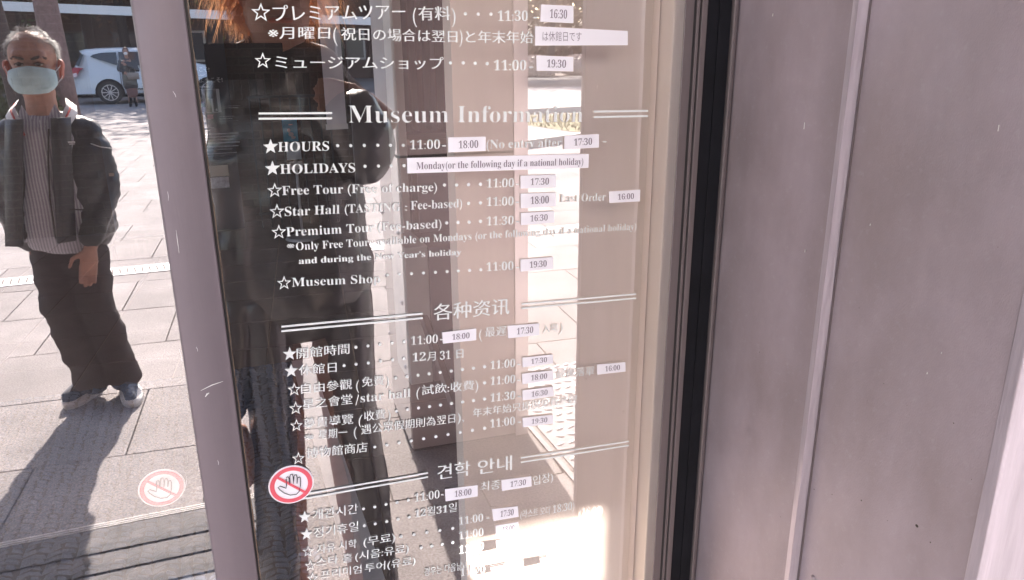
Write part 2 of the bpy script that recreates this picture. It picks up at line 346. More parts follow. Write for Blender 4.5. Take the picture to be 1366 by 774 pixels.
# ------------------------------------------------------------------ the pillar and the canopy
PX0 = fl(552, 602); PX1 = fl(700, 565)
pw = .485; pc = Vector((PX0.x, PX0.y)); pa = radians(3)
pl = empty('pillar', (PX0.x+pw/2, -(PX0.y+pw/2), 0), 'square metal clad pillar carrying the canopy, seen in the glass', 'pillar')
HC = 2.95
def PV(u, v_, z):   # u across, v away from the glass
    return Vector((pc.x+u*cos(pa)+v_*sin(pa), -(pc.y+v_*cos(pa)-u*sin(pa)), z))
def pbox(name, u0, v0, z0, u1, v1, z1, m, parent=None):
    bm = bmesh.new(); a = [bm.verts.new(PV(u, v_, z)) for z in (z0, z1) for u, v_ in ((u0, v0), (u1, v0), (u1, v1), (u0, v1))]
    for f in ((0, 1, 2, 3), (4, 5, 6, 7), (0, 1, 5, 4), (1, 2, 6, 5), (2, 3, 7, 6), (3, 0, 4, 7)): bm.faces.new([a[i] for i in f])
    return link(name, tomesh(bm), m, parent)
pbox('pillar_core', .006, .006, 0, pw-.006, pw-.006, HC, MT['darkline'], pl)
for z0, z1 in ((.01, 1.19), (1.2, 2.94)):
    pbox('front_panel', .0, -.003, z0, pw-.05, .005, z1, MT['pillar'], pl)
    pbox('side_panel', -.004, .006, z0, .004, pw, z1, MT['pillarw'], pl)  # same cladding, coloured paler for the light this side catches
    pbox('right_panel', pw-.004, .006, z0, pw+.004, pw, z1, MT['pillar'], pl)
    pbox('back_panel', 0, pw-.004, z0, pw, pw+.004, z1, MT['pillar'], pl)
pbox('corner_flange', pw-.048, -.008, 0, pw+.006, .0055, HC, MT['pillarw'], pl)
for z in (.35, .62, .9, 1.3, 1.9, 2.5):
    for vv in (.06, .46):
        bm = bmesh.new(); bmesh.ops.create_uvsphere(bm, u_segments=10, v_segments=6, radius=.009, matrix=Matrix.Translation(PV(-.004, vv, z)))
        link('rivet', tomesh(bm, True), MT['steel'], pl)
cn = empty('canopy', (0, -1.6, HC), 'flat metal canopy above the entrance', 'canopy')
CD = (HC-1.02)/tan(SUN_EL)*cos(SUN_AZ)
box('soffit', (-9, -.062, HC), (9, -CD, HC+.06), MT['canopy'], cn)
box('fascia', (-9, -CD+.001, HC-.0), (9, -CD-.06, HC+.30), MT['clad'], cn)

# ------------------------------------------------------------------ facade: right frame and reveal
JX = at(951, 420).x; RV = -.385
ffx = [(905, 15), (888, 420)]
f0 = at(892, 387).x
bz = 2.62
jf = empty('door_frame', (f0, 0, 0), 'dark bronze jamb with black gasket right of the lettered glass', 'door frame')
def vstrip(name, xa, xb, ya, yb, m, parent, bev=.0008): return box(name, (xa, ya, .0), (xb, yb, bz), m, parent, bev)
W_ = JX-f0
vstrip('bronze_strip', f0, f0+W_*.17, -.0015, .0004, MT['frame'], jf)
vstrip('groove', f0+W_*.17, f0+W_*.22, -.0004, .0006, MT['darkline'], jf)
vstrip('bronze_strip', f0+W_*.22, f0+W_*.28, -.0020, .02, MT['frame'], jf)
vstrip('groove', f0+W_*.28, f0+W_*.31, -.0004, .02, MT['darkline'], jf)
vstrip('bronze_strip', f0+W_*.31, f0+W_*.42, -.0028, .02, MT['frame'], jf)
vstrip('gasket', f0+W_*.42, f0+W_*.66, -.0008, .02, MT['black'], jf)
vstrip('gasket', f0+W_*.665, f0+W_*.90, -.0016, .02, MT['black'], jf)
vstrip('corner_bead', f0+W_*.90, JX, -.0060, .02, MT['frame'], jf, .002)
# reveal wall of metal sheets
rw = empty('reveal_wall', (JX+.3, -.2, 0), 'lavender grey sheet metal reveal wall with a standing seam', 'wall')
rib_y = at(1, 1).y
d = ray(1105, 387); tt = (JX-CAM.x)/d.x; RIBY = CAM.y+d.y*tt
d = ray(1366, 375); tt = (JX-CAM.x)/d.x; RV = CAM.y+d.y*tt
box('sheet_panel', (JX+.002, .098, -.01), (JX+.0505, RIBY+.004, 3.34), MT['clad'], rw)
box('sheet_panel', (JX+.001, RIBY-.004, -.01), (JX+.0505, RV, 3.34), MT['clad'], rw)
bm = bmesh.new()       # standing seam: thin folded rib with slightly uneven lip
for k in range(60):
    pass
ys = [RIBY+.006, RIBY+.004, RIBY-.004, RIBY-.007]; xs = [JX+.002, JX-.009, JX-.010, JX+.002]
rows = []
for k in range(121):
    z = k/120*3.0; w = .0007*noise.noise(Vector((0, 0, z*9)))
    rows.append([bm.verts.new((xs[i]+(w if i in (1, 2) else 0), ys[i]+w*1.2, z)) for i in range(4)])
for A, B in zip(rows, rows[1:]):
    for i in range(3): bm.faces.new((A[i], A[i+1], B[i+1], B[i]))
link('standing_seam', tomesh(bm, False), MT['rib'], rw)
box('seam_shade', (JX-.0004, RIBY-.0088, -.01), (JX+.003, RIBY-.0072, 3.0), MT['frame'], rw)  # thin dark strip painting the shade line beside the seam
box('core', (JX+.05, RV+.01, -.01), (JX+8.4, .09, 3.35), MT['darkline'], rw)
fw = empty('facade_wall', (JX+1.5, RV-.005, 0), 'pale lavender outer facade wall turning from the reveal edge', 'wall')
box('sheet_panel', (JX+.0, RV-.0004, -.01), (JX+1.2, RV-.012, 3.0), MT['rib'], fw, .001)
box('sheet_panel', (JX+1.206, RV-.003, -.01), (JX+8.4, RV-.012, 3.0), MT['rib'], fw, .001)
n, l, b = nodes(MT['clad'])
tc = n.new('ShaderNodeTexCoord'); mp = n.new('ShaderNodeMapping'); mp.inputs['Scale'].default_value = (16, 16, 1.8); l.new(tc.outputs['Object'], mp.inputs[0])
z1 = n.new('ShaderNodeTexNoise'); z1.inputs['Scale'].default_value = 3; z1.inputs['Detail'].default_value = 5; l.new(mp.outputs[0], z1.inputs[0])
z2 = n.new('ShaderNodeTexNoise'); z2.inputs['Scale'].default_value = 22; z2.inputs['Detail'].default_value = 8; z2.inputs['Roughness'].default_value = .75; l.new(tc.outputs['Object'], z2.inputs[0])
sc_ = n.new('ShaderNodeMath'); sc_.operation = 'MULTIPLY_ADD'; sc_.inputs[1].default_value = .35; sc_.inputs[2].default_value = .325; l.new(z1.outputs['Fac'], sc_.inputs[0])
ad = n.new('ShaderNodeMath'); ad.operation = 'ADD'; l.new(sc_.outputs[0], ad.inputs[0]); l.new(z2.outputs['Fac'], ad.inputs[1])
mr = n.new('ShaderNodeMapRange'); mr.inputs[1].default_value = .7; mr.inputs[2].default_value = 1.3; mr.inputs[3].default_value = .90; mr.inputs[4].default_value = 1.12; l.new(ad.outputs[0], mr.inputs[0])
hs = n.new('ShaderNodeHueSaturation'); l.new(mr.outputs[0], hs.inputs['Value']); src = b.inputs['Base Color'].links[0].from_socket; l.new(src, hs.inputs['Color']); l.new(hs.outputs[0], b.inputs['Base Color'])
m3 = n.new('ShaderNodeMapRange'); m3.inputs[1].default_value = .3; m3.inputs[2].default_value = .7; m3.inputs[3].default_value = .36; m3.inputs[4].default_value = .62; l.new(z2.outputs['Fac'], m3.inputs[0]); l.new(m3.outputs[0], b.inputs['Roughness'])
for zz in (.4, 1.0, 1.9):
    for yy in (RV+.03, RIBY-.03):
        bm = bmesh.new(); bmesh.ops.create_uvsphere(bm, u_segments=10, v_segments=6, radius=.0035, matrix=Matrix.Translation((JX+.0015, yy, zz)))
        link('rivet', tomesh(bm, True), MT['clad'], rw)
# small marks on the metal
mk = [(1178, 512, 1), (1209, 541, .8), (1295, 640, 1), (1012, 470, .9), (1040, 690, .8), (1330, 330, .9), (1190, 120, .7), (1148, 668, 2.2), (1222, 702, 4.5), (1240, 724, 2), (1085, 653, 1.8), (1109, 660, 1.5), (1183, 695, 1), (1271, 565, 1.5), (1145, 411, 1)]
for mx_, my_, rr in mk:
    d = ray(mx_, my_); tt = (JX-CAM.x)/d.x; p = CAM+d*tt
    bm = bmesh.new(); bmesh.ops.create_uvsphere(bm, u_segments=8, v_segments=5, radius=1); bmesh.ops.scale(bm, verts=bm.verts, vec=(.0004, rr*.0005, rr*.0004))
    bmesh.ops.translate(bm, verts=bm.verts, vec=(JX+.0012, p.y, p.z)); link('dirt_speck', tomesh(bm, True), MT['brow'], rw)
for mx_, my_, ln in ((1072, 168, .007), (1331, 171, .005), (1144, 27, .003), (1073, 335, .003), (1030, 20, .003), (1160, 300, .002), (1236, 498, .002), (1255, 471, .0015)):
    d = ray(mx_, my_); tt = (JX-CAM.x)/d.x; p = CAM+d*tt
    bm = bmesh.new(); bx(bm, (JX+.0006, p.y-.00025, p.z-ln/2), (JX+.0012, p.y+.00025, p.z+ln/2)); link('scratch', tomesh(bm), MT['white'], rw)

# ------------------------------------------------------------------ glass door with its stile
SX0 = (at(175, 8).x+at(290, 768).x)/2; SX1 = (at(248, 8).x+at(343, 768).x)/2
TZ = 2.62
dm = empty('glass_door', ((SX1+f0)/2, 0, 0), 'glass sliding door covered in white opening hours in four languages', 'glass door')
bm = bmesh.new(); bm.faces.new([bm.verts.new(p) for p in ((SX1, 0, .06), (f0, 0, .06), (f0, 0, TZ), (SX1, 0, TZ))]); link('glass_pane', tomesh(bm), MT['glass'], dm)
bm = bmesh.new()   # the stile, a rounded profile
prof = []
wS = SX1-SX0
prof.append((SX0, .02)); prof.append((SX0, -.012))
for k in range(25):
    u = k/24; prof.append((SX0+u*wS, -.0235+.0035*abs(u-.55)**2.2*4-.0 if u > .04 else -.016-.004*(u/.04)))
prof.append((SX1, -.014)); prof.append((SX1, .02))
lo = [bm.verts.new((x, y, .02)) for x, y in prof]; hi = [bm.verts.new((x, y, TZ)) for x, y in prof]
for i in range(len(prof)-1): bm.faces.new((lo[i], lo[i+1], hi[i+1], hi[i]))
bm.faces.new((lo[-1], lo[0], hi[0], hi[-1]))
link('stile', tomesh(bm, True), MT['stile'], dm)
box('edge_gasket', (SX1-.0005, -.016, .02), (SX1+.0022, .01, TZ), MT['darkline'], dm)
bm = bmesh.new()    # chipped bright sealant edge
rows = []
for k in range(500):
    z = .02+k/499*(TZ-.02); w = .0010+.0009*noise.noise(Vector((3, 1, z*30)))+.0006*noise.noise(Vector((3, 1, z*170)))
    rows.append([bm.verts.new(p) for p in ((SX1+.0022, -.004, z), (SX1+.0022+w, -.003, z), (SX1+.0022+w, .002, z))])
for A, B in zip(rows, rows[1:]):
    for i in range(2): bm.faces.new((A[i], A[i+1], B[i+1], B[i]))
link('sealant_bead', tomesh(bm), MT['gold'], dm)
for (xa, ya, xb, yb, w) in ((268, 509, 297, 497, .0005), (274, 517, 279, 512, .0009), (236, 300, 240, 330, .0003)):   # scratches
    a = at(xa, ya); b_ = at(xb, yb); a.y = b_.y = -.0236
    bm = bmesh.new(); tube(bm, [a, (a+b_)/2+Vector((0, 0, .001)), b_], [w*.3, w, w*.3], 5); link('scratch', tomesh(bm), MT['white'], dm)
n, l, b = nodes(MT['stile'])
tc = n.new('ShaderNodeTexCoord'); z2 = n.new('ShaderNodeTexNoise'); z2.inputs['Scale'].default_value = 40; z2.inputs['Detail'].default_value = 8; z2.inputs['Roughness'].default_value = .75; l.new(tc.outputs['Object'], z2.inputs[0])
m3 = n.new('ShaderNodeMapRange'); m3.inputs[1].default_value = .3; m3.inputs[2].default_value = .7; m3.inputs[3].default_value = .30; m3.inputs[4].default_value = .60; l.new(z2.outputs['Fac'], m3.inputs[0]); l.new(m3.outputs[0], b.inputs['Roughness'])
for xa, ya, xb, yb in ((240, 455, 244, 471), (262, 452, 264, 458), (225, 250, 226, 262), (250, 620, 247, 640), (290, 600, 291, 606), (232, 120, 236, 128)):
    a = at(xa, ya); b_ = at(xb, yb); a.y = b_.y = -.0235
    bm = bmesh.new(); tube(bm, [a, (a+b_)/2+Vector((.0004, 0, 0)), b_], [.0001, .00022, .0001], 4); link('scratch', tomesh(bm), MT['steel'], dm)
box('bottom_rail', (SX1, -.018, .0), (f0, .018, .06), MT['stile'], dm)
gs = empty('glass_screen', ((SX0-2)/2, 0, 0), 'fixed glass screen left of the metal stile', 'glass screen')
bm = bmesh.new(); bm.faces.new([bm.verts.new(p) for p in ((-2.6, -.0, .06), (SX0, -.0, .06), (SX0, -.0, TZ), (-2.6, -.0, TZ))]); link('glass_pane', tomesh(bm), MT['glass'], gs)
box('bottom_rail', (-2.6, -.018, .0), (SX0-.001, .018, .06), MT['stile'], gs)
box('side_stile', (-2.66, -.02, .0), (-2.6, .02, TZ), MT['stile'], gs)
hd = empty('entrance_lintel', (0, 0, TZ), 'metal lintel above the entrance glass', 'lintel')
box('beam', (-2.66, -.05, TZ), (JX+.0015, .099, 3.3), MT['clad'], hd)
lw = empty('left_facade', (-5, 0, 0), 'metal facade wall left of the glass screen', 'wall')
box('wall_sheet', (-9, -.06, 0), (-2.66, .099, 3.3), MT['clad'], lw)

# ------------------------------------------------------------------ lettering behind the glass
YT = -.0016
def serif(s):
    out = ''
    for c in s:
        if 'A' <= c <= 'Z': out += chr(0x1D400+ord(c)-65)
        elif 'a' <= c <= 'z': out += chr(0x1D41A+ord(c)-97)
        elif '0' <= c <= '9': out += chr(0x1D7CE+ord(c)-48)
        else: out += c
    return out
TC = {}
def glyphs(body, thin):
    key = (body, thin)
    if key in TC: return TC[key]
    cu = bpy.data.curves.new('t', 'FONT'); cu.resolution_u = 3; cu.body = serif(body)
    cjk = any(ord(c) > 0x2000 for c in body)
    cu.offset = (-.012 if thin == 2 else -.006) if thin else (-.006 if cjk else -.004)
    o = bpy.data.objects.new('t', cu); C.objects.link(o); dg = bpy.context.evaluated_depsgraph_get()
    me = bpy.data.meshes.new_from_object(o.evaluated_get(dg)); bpy.data.objects.remove(o)
    vs = [tuple(v_.co[:2]) for v_ in me.vertices]; fs = [tuple(p.vertices) for p in me.polygons]
    bpy.data.meshes.remove(me); TC[key] = (vs, fs, cjk); return TC[key]
def lettering(body, x0, y0, x1, y1, h, parent=None, m=None, Y=None, thin=False, name='lettering', label=None, place=at):
    """left and right baseline ends in photo pixels, cap height in pixels"""
    parent = parent or dm; m = m or MT['text']; Y = YT if Y is None else Y
    vs, fs, cjk = glyphs(body, thin)
    if not vs: return
    a = place(x0, y0, Y); b_ = place(x1, y1, Y); ex = (b_-a); Wd = ex.length; ex.normalize()
    up = place((x0+x1)/2, (y0+y1)/2-h, Y)-place((x0+x1)/2, (y0+y1)/2, Y); H = up.length; ez = Vector((-ex.z, 0, ex.x)) if abs(ex.y) < 1e-6 else up.normalized()
    mnx = min(v_[0] for v_ in vs); mxx = max(v_[0] for v_ in vs)
    em = .72 if not cjk else .88
    if cjk: base = -.075
    else: base = 0
    sx = Wd/(mxx-mnx); sz = H/(em)
    V = []; Fc = []
    shifts = ((-.017, 0), (.017, 1)) if (cjk and not thin) else ((0, 0),)
    for sh, k in shifts:
        o0 = len(V)
        for x, z in vs:
            p = a+ex*((x-mnx+sh)*sx)+ez*((z-base)*sz); V.append((p.x, p.y+k*.0001, p.z))
        Fc += [tuple(i+o0 for i in f) for f in fs]
    me = bpy.data.meshes.new('t'); me.from_pydata(V, [], Fc); me.materials.append(m)
    o = link(name, me, m, parent, origin=a)
    if label: o['label'] = label
    return o
def dots(pts, r=2.1, parent=None):
    bm = bmesh.new()
    for x, y in pts:
        p = at(x, y, YT); q = at(x+r, y, YT); rr = (q-p).length
        bm.faces.new([bm.verts.new((p.x+rr*cos(t), p.y, p.z+rr*sin(t))) for t in [2*pi*k/12 for k in range(12)]])
    link('dot_leader', tomesh(bm), MT['text'], parent or dm)
def lin(x0, y0, x1, y1, n_): return [(x0+(x1-x0)*k/(n_-1), y0+(y1-y0)*k/(n_-1)) for k in range(n_)]
def rule(x0, y0, x1, y1, w=2.6):
    q = [at(x0, y0-w/2, YT), at(x1, y1-w/2, YT), at(x1, y1+w/2, YT), at(x0, y0+w/2, YT)]
    bm = bmesh.new(); bm.faces.new([bm.verts.new(p) for p in q]); link('heading_rule', tomesh(bm), MT['text'], dm)
def star(cx, cy, r, filled=True, tilt=-.06):
    def pt(k, R): a = pi/2+k*pi/5+tilt*0; return (cx+R*cos(a), cy-R*sin(a)+R*cos(a)*tilt)
    bm = bmesh.new()
    o = [bm.verts.new(at(*pt(k, r if k % 2 == 0 else r*.42), YT)) for k in range(10)]
    if filled: bm.faces.new(o)
    else:
        i_ = [bm.verts.new(at(*pt(k, (r if k % 2 == 0 else r*.42)*.66), YT)) for k in range(10)]
        for k in range(10): bm.faces.new((o[k], o[(k+1) % 10], i_[(k+1) % 10], i_[k]))
    link('star_mark', tomesh(bm), MT['text'], dm)
def label(tl, tr, br, bl, txt, hf=.52, x0=.28, x1=.80):
    q = [at(*p, YT-.0008) for p in (tl, tr, br, bl)]
    bm = bmesh.new(); f = [bm.verts.new(p) for p in q]; g_ = [bm.verts.new(p+Vector((0, .0007, 0))) for p in q]
    bm.faces.new(f); bm.faces.new(g_[::-1])
    for i in range(4): bm.faces.new((f[i], g_[i], g_[(i+1) % 4], f[(i+1) % 4]))
    lo_ = link('time_label', tomesh(bm), MT['paper'], dm, origin=q[3])
    def L(u, v_):
        ax = (tl[0]*(1-u)+tr[0]*u, tl[1]*(1-u)+tr[1]*u); bb = (bl[0]*(1-u)+br[0]*u, bl[1]*(1-u)+br[1]*u)
        return (ax[0]*(1-v_)+bb[0]*v_, ax[1]*(1-v_)+bb[1]*v_)
    a = L(x0, .76); b_ = L(x1, .76); hh = abs(bl[1]-tl[1])
    lettering(txt, a[0], a[1], b_[0], b_[1], hh*hf, lo_, MT['ink'], YT-.0014, thin=True, name='time_text')
L_ = lettering
# Japanese block
star(348, 17, 13.5, False, .03); L_('プレミアムツアー', 366, 29, 541, 26, 21); L_('(', 551, 30, 556, 30, 20); L_('有料', 559, 27.5, 601, 27, 18); L_(')', 603, 30, 608, 30, 20)
dots([(621, 18.5), (638, 19), (655, 19)]); L_('11:30', 664, 28, 704, 28, 14); L_('-', 712, 28, 717, 28, 14)
label((722, 6), (765, 8), (765, 31), (721, 29), '16:30')
L_('※月曜日', 358, 52, 440, 52, 16); L_('(', 445, 55, 450, 55, 19); L_('祝日の場合は翌日', 456, 53.5, 610, 57, 16); L_(')', 613, 57, 617, 57, 18); L_('と年末年始', 622, 57.5, 711, 58, 16)
label((714, 35), (837.5, 41.5), (837.5, 60.5), (714, 61), 'は休館日です', .48, .08, .50)
star(350.5, 81.5, 11.5, False, .02); L_('ミュージアムショップ', 368, 92, 592, 93, 17)
dots([(601, 84), (618, 84), (634, 84.5), (650, 85)]); L_('11:00', 659, 94, 702, 94, 14); L_('-', 706, 94, 711, 94, 14)
label((715.5, 74), (765, 76), (764.5, 95.5), (716, 94.5), '19:30')
# English block
rule(345, 151.5, 443, 151); rule(345, 158.5, 443, 158); L_('Museum Information', 465, 164, 777, 163, 23.5, thin=2); rule(792, 149, 864.5, 148); rule(792, 156.5, 864.5, 155)
star(361, 196, 10.5); L_('HOURS', 371, 202.5, 439, 201, 13.2); dots([(450.5, 194.5), (468, 194.5), (486, 194.2), (504, 194), (521, 194), (538, 194)]); L_('11:00', 547, 199.5, 587, 198.5, 12.5); L_('-', 590, 199, 595, 199, 14)
label((598, 183.5), (648, 182.5), (648, 201.5), (598, 203.5), '18:00'); L_('(No entry after', 649, 198.5, 749, 195.5, 12)
label((753, 181.5), (799, 179), (799, 197), (753, 199.5), '17:30'); L_('-', 804, 193, 809, 193, 12)
star(363.5, 225, 10.5); L_('HOLIDAYS', 374, 232, 474, 230, 13.2); dots([(487, 222), (505, 221.7), (522, 221.5), (539, 221)])
label((543, 211), (785.5, 205.5), (785, 224), (543.5, 231.5), 'Monday(or the following day if a national holiday)', .48, .05, .97)
star(366.5, 254.5, 10.5, False); L_('Free Tour', 376.5, 260.5, 458, 258, 12.5); L_('(Free of charge)', 464, 258, 583, 255, 12); dots([(593, 247), (609, 247), (625, 246.5), (641, 246)]); L_('11:00', 649, 250.5, 685.5, 249.5, 11.8); L_('-', 688, 250, 692, 250, 13)
label((694.5, 234.5), (742, 233), (741.5, 250), (694.5, 251.8), '17:30')
star(369.5, 282.5, 10.5, False); L_('Star Hall', 380, 288.5, 453, 285, 12.5); L_('(TASTING', 460, 284.5, 534, 281.5, 12); L_(':', 540, 281, 543, 281, 10); L_('Fee-based)', 548, 280, 616.5, 276.5, 12); dots([(625, 271.5), (641, 271)]); L_('11:00', 649, 275, 685, 274, 11.8); L_('-', 688, 274, 692, 274, 13)
label((694.5, 258.5), (741.5, 257), (741.5, 275), (695, 278), '18:00'); L_('Last Order', 747, 270, 808, 267.5, 10.8); label((812.5, 255.8), (854.2, 253), (853.7, 268.8), (813, 270.9), '16:00')
star(372, 310, 10.5, False); L_('Premium', 382, 315.5, 456, 311.5, 12.5); L_('Tour', 462.5, 311, 499, 309, 12.2); L_('(Fee-based)', 504, 308.5, 589, 304, 12); dots([(596, 297.5), (611, 297), (626, 296.5), (641, 295.5)]); L_('11:30', 649, 301, 685, 299.5, 11.8); L_('-', 688, 300, 692, 300, 13)
label((695, 284.3), (739.4, 281.7), (739.4, 297.2), (695, 300.6), '16:30')
L_('※', 383, 333, 393, 332.5, 9.5); L_('Only Free Tours available on Mondays (or the following day if a national holiday)', 395, 334, 848.7, 306.5, 10.2)
L_("and during the New Year’s holiday", 399, 353.3, 615, 341, 10.2)
star(379, 378, 10, False); L_('Museum Shop', 389.5, 382.5, 507, 377, 11.8); dots(lin(517, 367, 581, 363.5, 5)+lin(596.5, 362.5, 641.5, 360, 4), 2); L_('11:00', 649, 362, 685, 360, 11.6); L_('-', 688, 361, 692, 361, 13)
label((694.5, 346.3), (738, 343), (738, 358.5), (694.5, 362.6), '19:30')
# Chinese block
rule(375.3, 436, 564, 418.5); rule(375.3, 442, 564, 424.5); L_('各种资讯', 579, 428, 679, 419, 21); rule(695.8, 405.8, 848.7, 392.4, 2.2); rule(695.8, 411.5, 848.7, 398, 2.2)
star(386.5, 472.5, 9.5); L_('開館時間', 396, 479, 466, 472, 13.5); dots(lin(474.7, 463.5, 539.3, 456, 5)); L_('11:00', 548, 460.5, 584, 457.5, 11.5); L_('-', 587, 457, 591, 457, 12)
label((590, 443.7), (635.3, 438.4), (635.3, 454), (591, 458.6), '18:00'); L_('(', 639, 452, 643, 452, 13); L_('最遅', 647, 450, 675, 447.5, 12.5); label((677.2, 434.9), (719.5, 431.4), (719.5, 447), (678, 451.6), '17:30'); L_('入場', 724, 445, 744, 443, 11); L_(')', 746, 443, 750, 443, 12)
star(388.5, 495, 9.5); L_('休館日', 399, 501, 449, 496.5, 13); dots([(459, 488), (475, 486), (491.4, 484.5), (507.7, 482), (523.8, 480.3), (539, 478.5)]); L_('12', 550, 482.5, 568, 481, 11.5); L_('月', 570, 482, 581, 481, 12); L_('31', 587, 480, 601, 479, 11.5); L_('日', 609, 478.5, 618, 477.5, 12)
star(392.5, 520, 9.5, False); L_('自由參觀', 402, 525.5, 469.5, 519, 13); L_('(', 475, 520, 479, 520, 13); L_('免費', 483, 516.5, 512, 513.5, 12.5); L_(')', 515, 514, 519, 514, 13); dots(lin(528, 504.5, 646.5, 489.5, 9)); L_('11:00', 654, 492.8, 687, 489.5, 11); L_('-', 690, 490, 694, 490, 12)
label((697, 477.4), (737.7, 473), (737.7, 485), (697.4, 490.2), '17:30')
star(394.5, 545, 9.5, False); L_('星之會堂', 404, 546.5, 470, 539, 13); L_('/', 474, 541, 479, 540, 14); L_('star hall', 481, 537, 547.6, 529.5, 12); L_('(', 555, 529, 559, 529, 13); L_('試飲:收費', 563, 527.5, 632, 520, 12.5); L_(')', 634, 520, 638, 520, 13); dots([(646.5, 511)]); L_('11:00', 654, 514, 687, 511, 11); L_('-', 690, 511, 694, 511, 12)
label((696.3, 498.8), (737.7, 494.2), (738, 507), (697, 512.8), '18:00'); L_('最後落單', 742, 505, 792, 500.5, 11.5); label((796.3, 486.5), (834.2, 483.3), (834.7, 495.8), (797, 500), '16:00')
star(395.5, 568, 9, False); L_('尊貴導覽', 405, 572, 471, 565.5, 13); L_('(', 478, 566, 482, 566, 13); L_('收費', 486, 562, 514, 558.5, 12.5); L_(')', 517, 559, 521, 559, 13); dots(lin(529, 548.5, 646.5, 532.5, 9)); L_('11:30', 654, 536.2, 687, 532.5, 11); L_('-', 690, 533, 694, 533, 12)
label((697, 521), (738, 515.8), (738.8, 528.6), (697.4, 534.4), '16:30')
L_('※', 406, 589, 419, 588, 11); L_('星期一', 425, 586.5, 463, 583, 12.5); L_('(', 472, 582, 476, 582, 13); L_('遇公眾假期則為翌日', 482, 580, 607, 564, 12); L_('),', 610, 563, 619, 562, 12); L_('年末年始只提供免費參觀', 631, 557, 769, 538, 11)
star(398, 612, 9, False); L_('博物館商店', 409, 612, 490, 603, 13); dots(lin(500, 596.5, 646.5, 571.5, 10)); L_('11:00', 654, 570.8, 687, 566.5, 11); L_('-', 690, 567, 694, 567, 12)
label((697, 557.7), (738, 553.5), (738, 565), (697.7, 570.2), '19:30')
# Korean block
rule(385, 663, 571, 631, 2.2); rule(385, 669, 571, 636.5, 2.2); L_('견학', 584, 640.5, 627, 634, 19); L_('안내', 638, 633.5, 682.5, 627, 19); rule(694.8, 611, 838.6, 589, 2); rule(694.8, 617, 838.6, 594.3, 2)
star(406.5, 690, 8.5); L_('개관시간', 417.5, 694, 477.4, 685, 13); dots([(485, 679), (500, 676.5), (515, 673), (529.7, 670.5), (544.7, 667.5)]); L_('11:00', 553, 669.7, 586.4, 664.5, 11); L_('-', 588, 664, 592, 664, 12)
label((593.7, 653), (637.3, 647.3), (637.3, 662.3), (594.5, 669), '18:00'); L_('최종', 641, 656, 667, 652, 12); label((669, 640.7), (708.8, 635.4), (709.3, 649), (669.7, 655.2), '17:30'); L_('입장)', 711, 648, 737.8, 642, 12)
star(409, 713, 8.5); L_('정기휴일', 419, 718, 478, 708.5, 13); dots([(486, 701.5), (500.6, 699), (516, 696), (531, 693), (546, 690)]); L_('12월31일', 553.4, 691.5, 609, 682.5, 12)
star(411, 736, 8, False); L_('자유 시학', 423, 739, 475.6, 731, 11.5); L_('(무료)', 485, 729.5, 527, 722.5, 12); dots(lin(535, 716, 604, 705, 5)); L_('11:00', 612, 700.6, 644.6, 695.3, 10.5); L_('-', 648, 695, 652, 695, 12)
label((656.5, 679.5), (690.8, 675.5), (692, 689.5), (658.4, 695.3), '17:30'); L_('(라스트 오더', 694, 692, 733, 686, 10.5); L_('18:30)', 737, 685, 766, 679.5, 10.5); L_('(16:00)', 772, 689, 803, 685.6, 10.5)
star(414, 755, 8, False); L_('스타 홀', 422, 756.5, 470, 749.5, 11.5); L_('(시음:유료)', 474, 748.5, 545, 737, 11.5); dots(lin(562, 731, 604, 724, 4)); L_('11:00', 612, 720, 645, 714.5, 10.5)
label((661, 701.5), (691.5, 696.5), (692.5, 709), (662, 715), '18:00'); L_('11:30', 612, 739, 645, 733.5, 10.5); label((661.8, 721.7), (690.8, 717.8), (692, 729.6), (663, 736), '16:30')
star(417, 772, 8, False); L_('프리미엄', 428, 773, 482, 764.5, 11); L_('투어(유료)', 486.6, 764, 554, 753, 11); L_('경우는 다음날)과', 566, 769, 626.7, 758.5, 10.5); L_('연말연시는', 631.5, 753, 685.6, 744, 10.5)
L_('11:00', 614, 769, 647, 764, 10.5); label((654.7, 757.9), (695.3, 750), (696, 760.5), (656.5, 767.9), '19:30'); label((720.6, 745.5), (754, 740), (754, 750), (722, 757), '16:00')

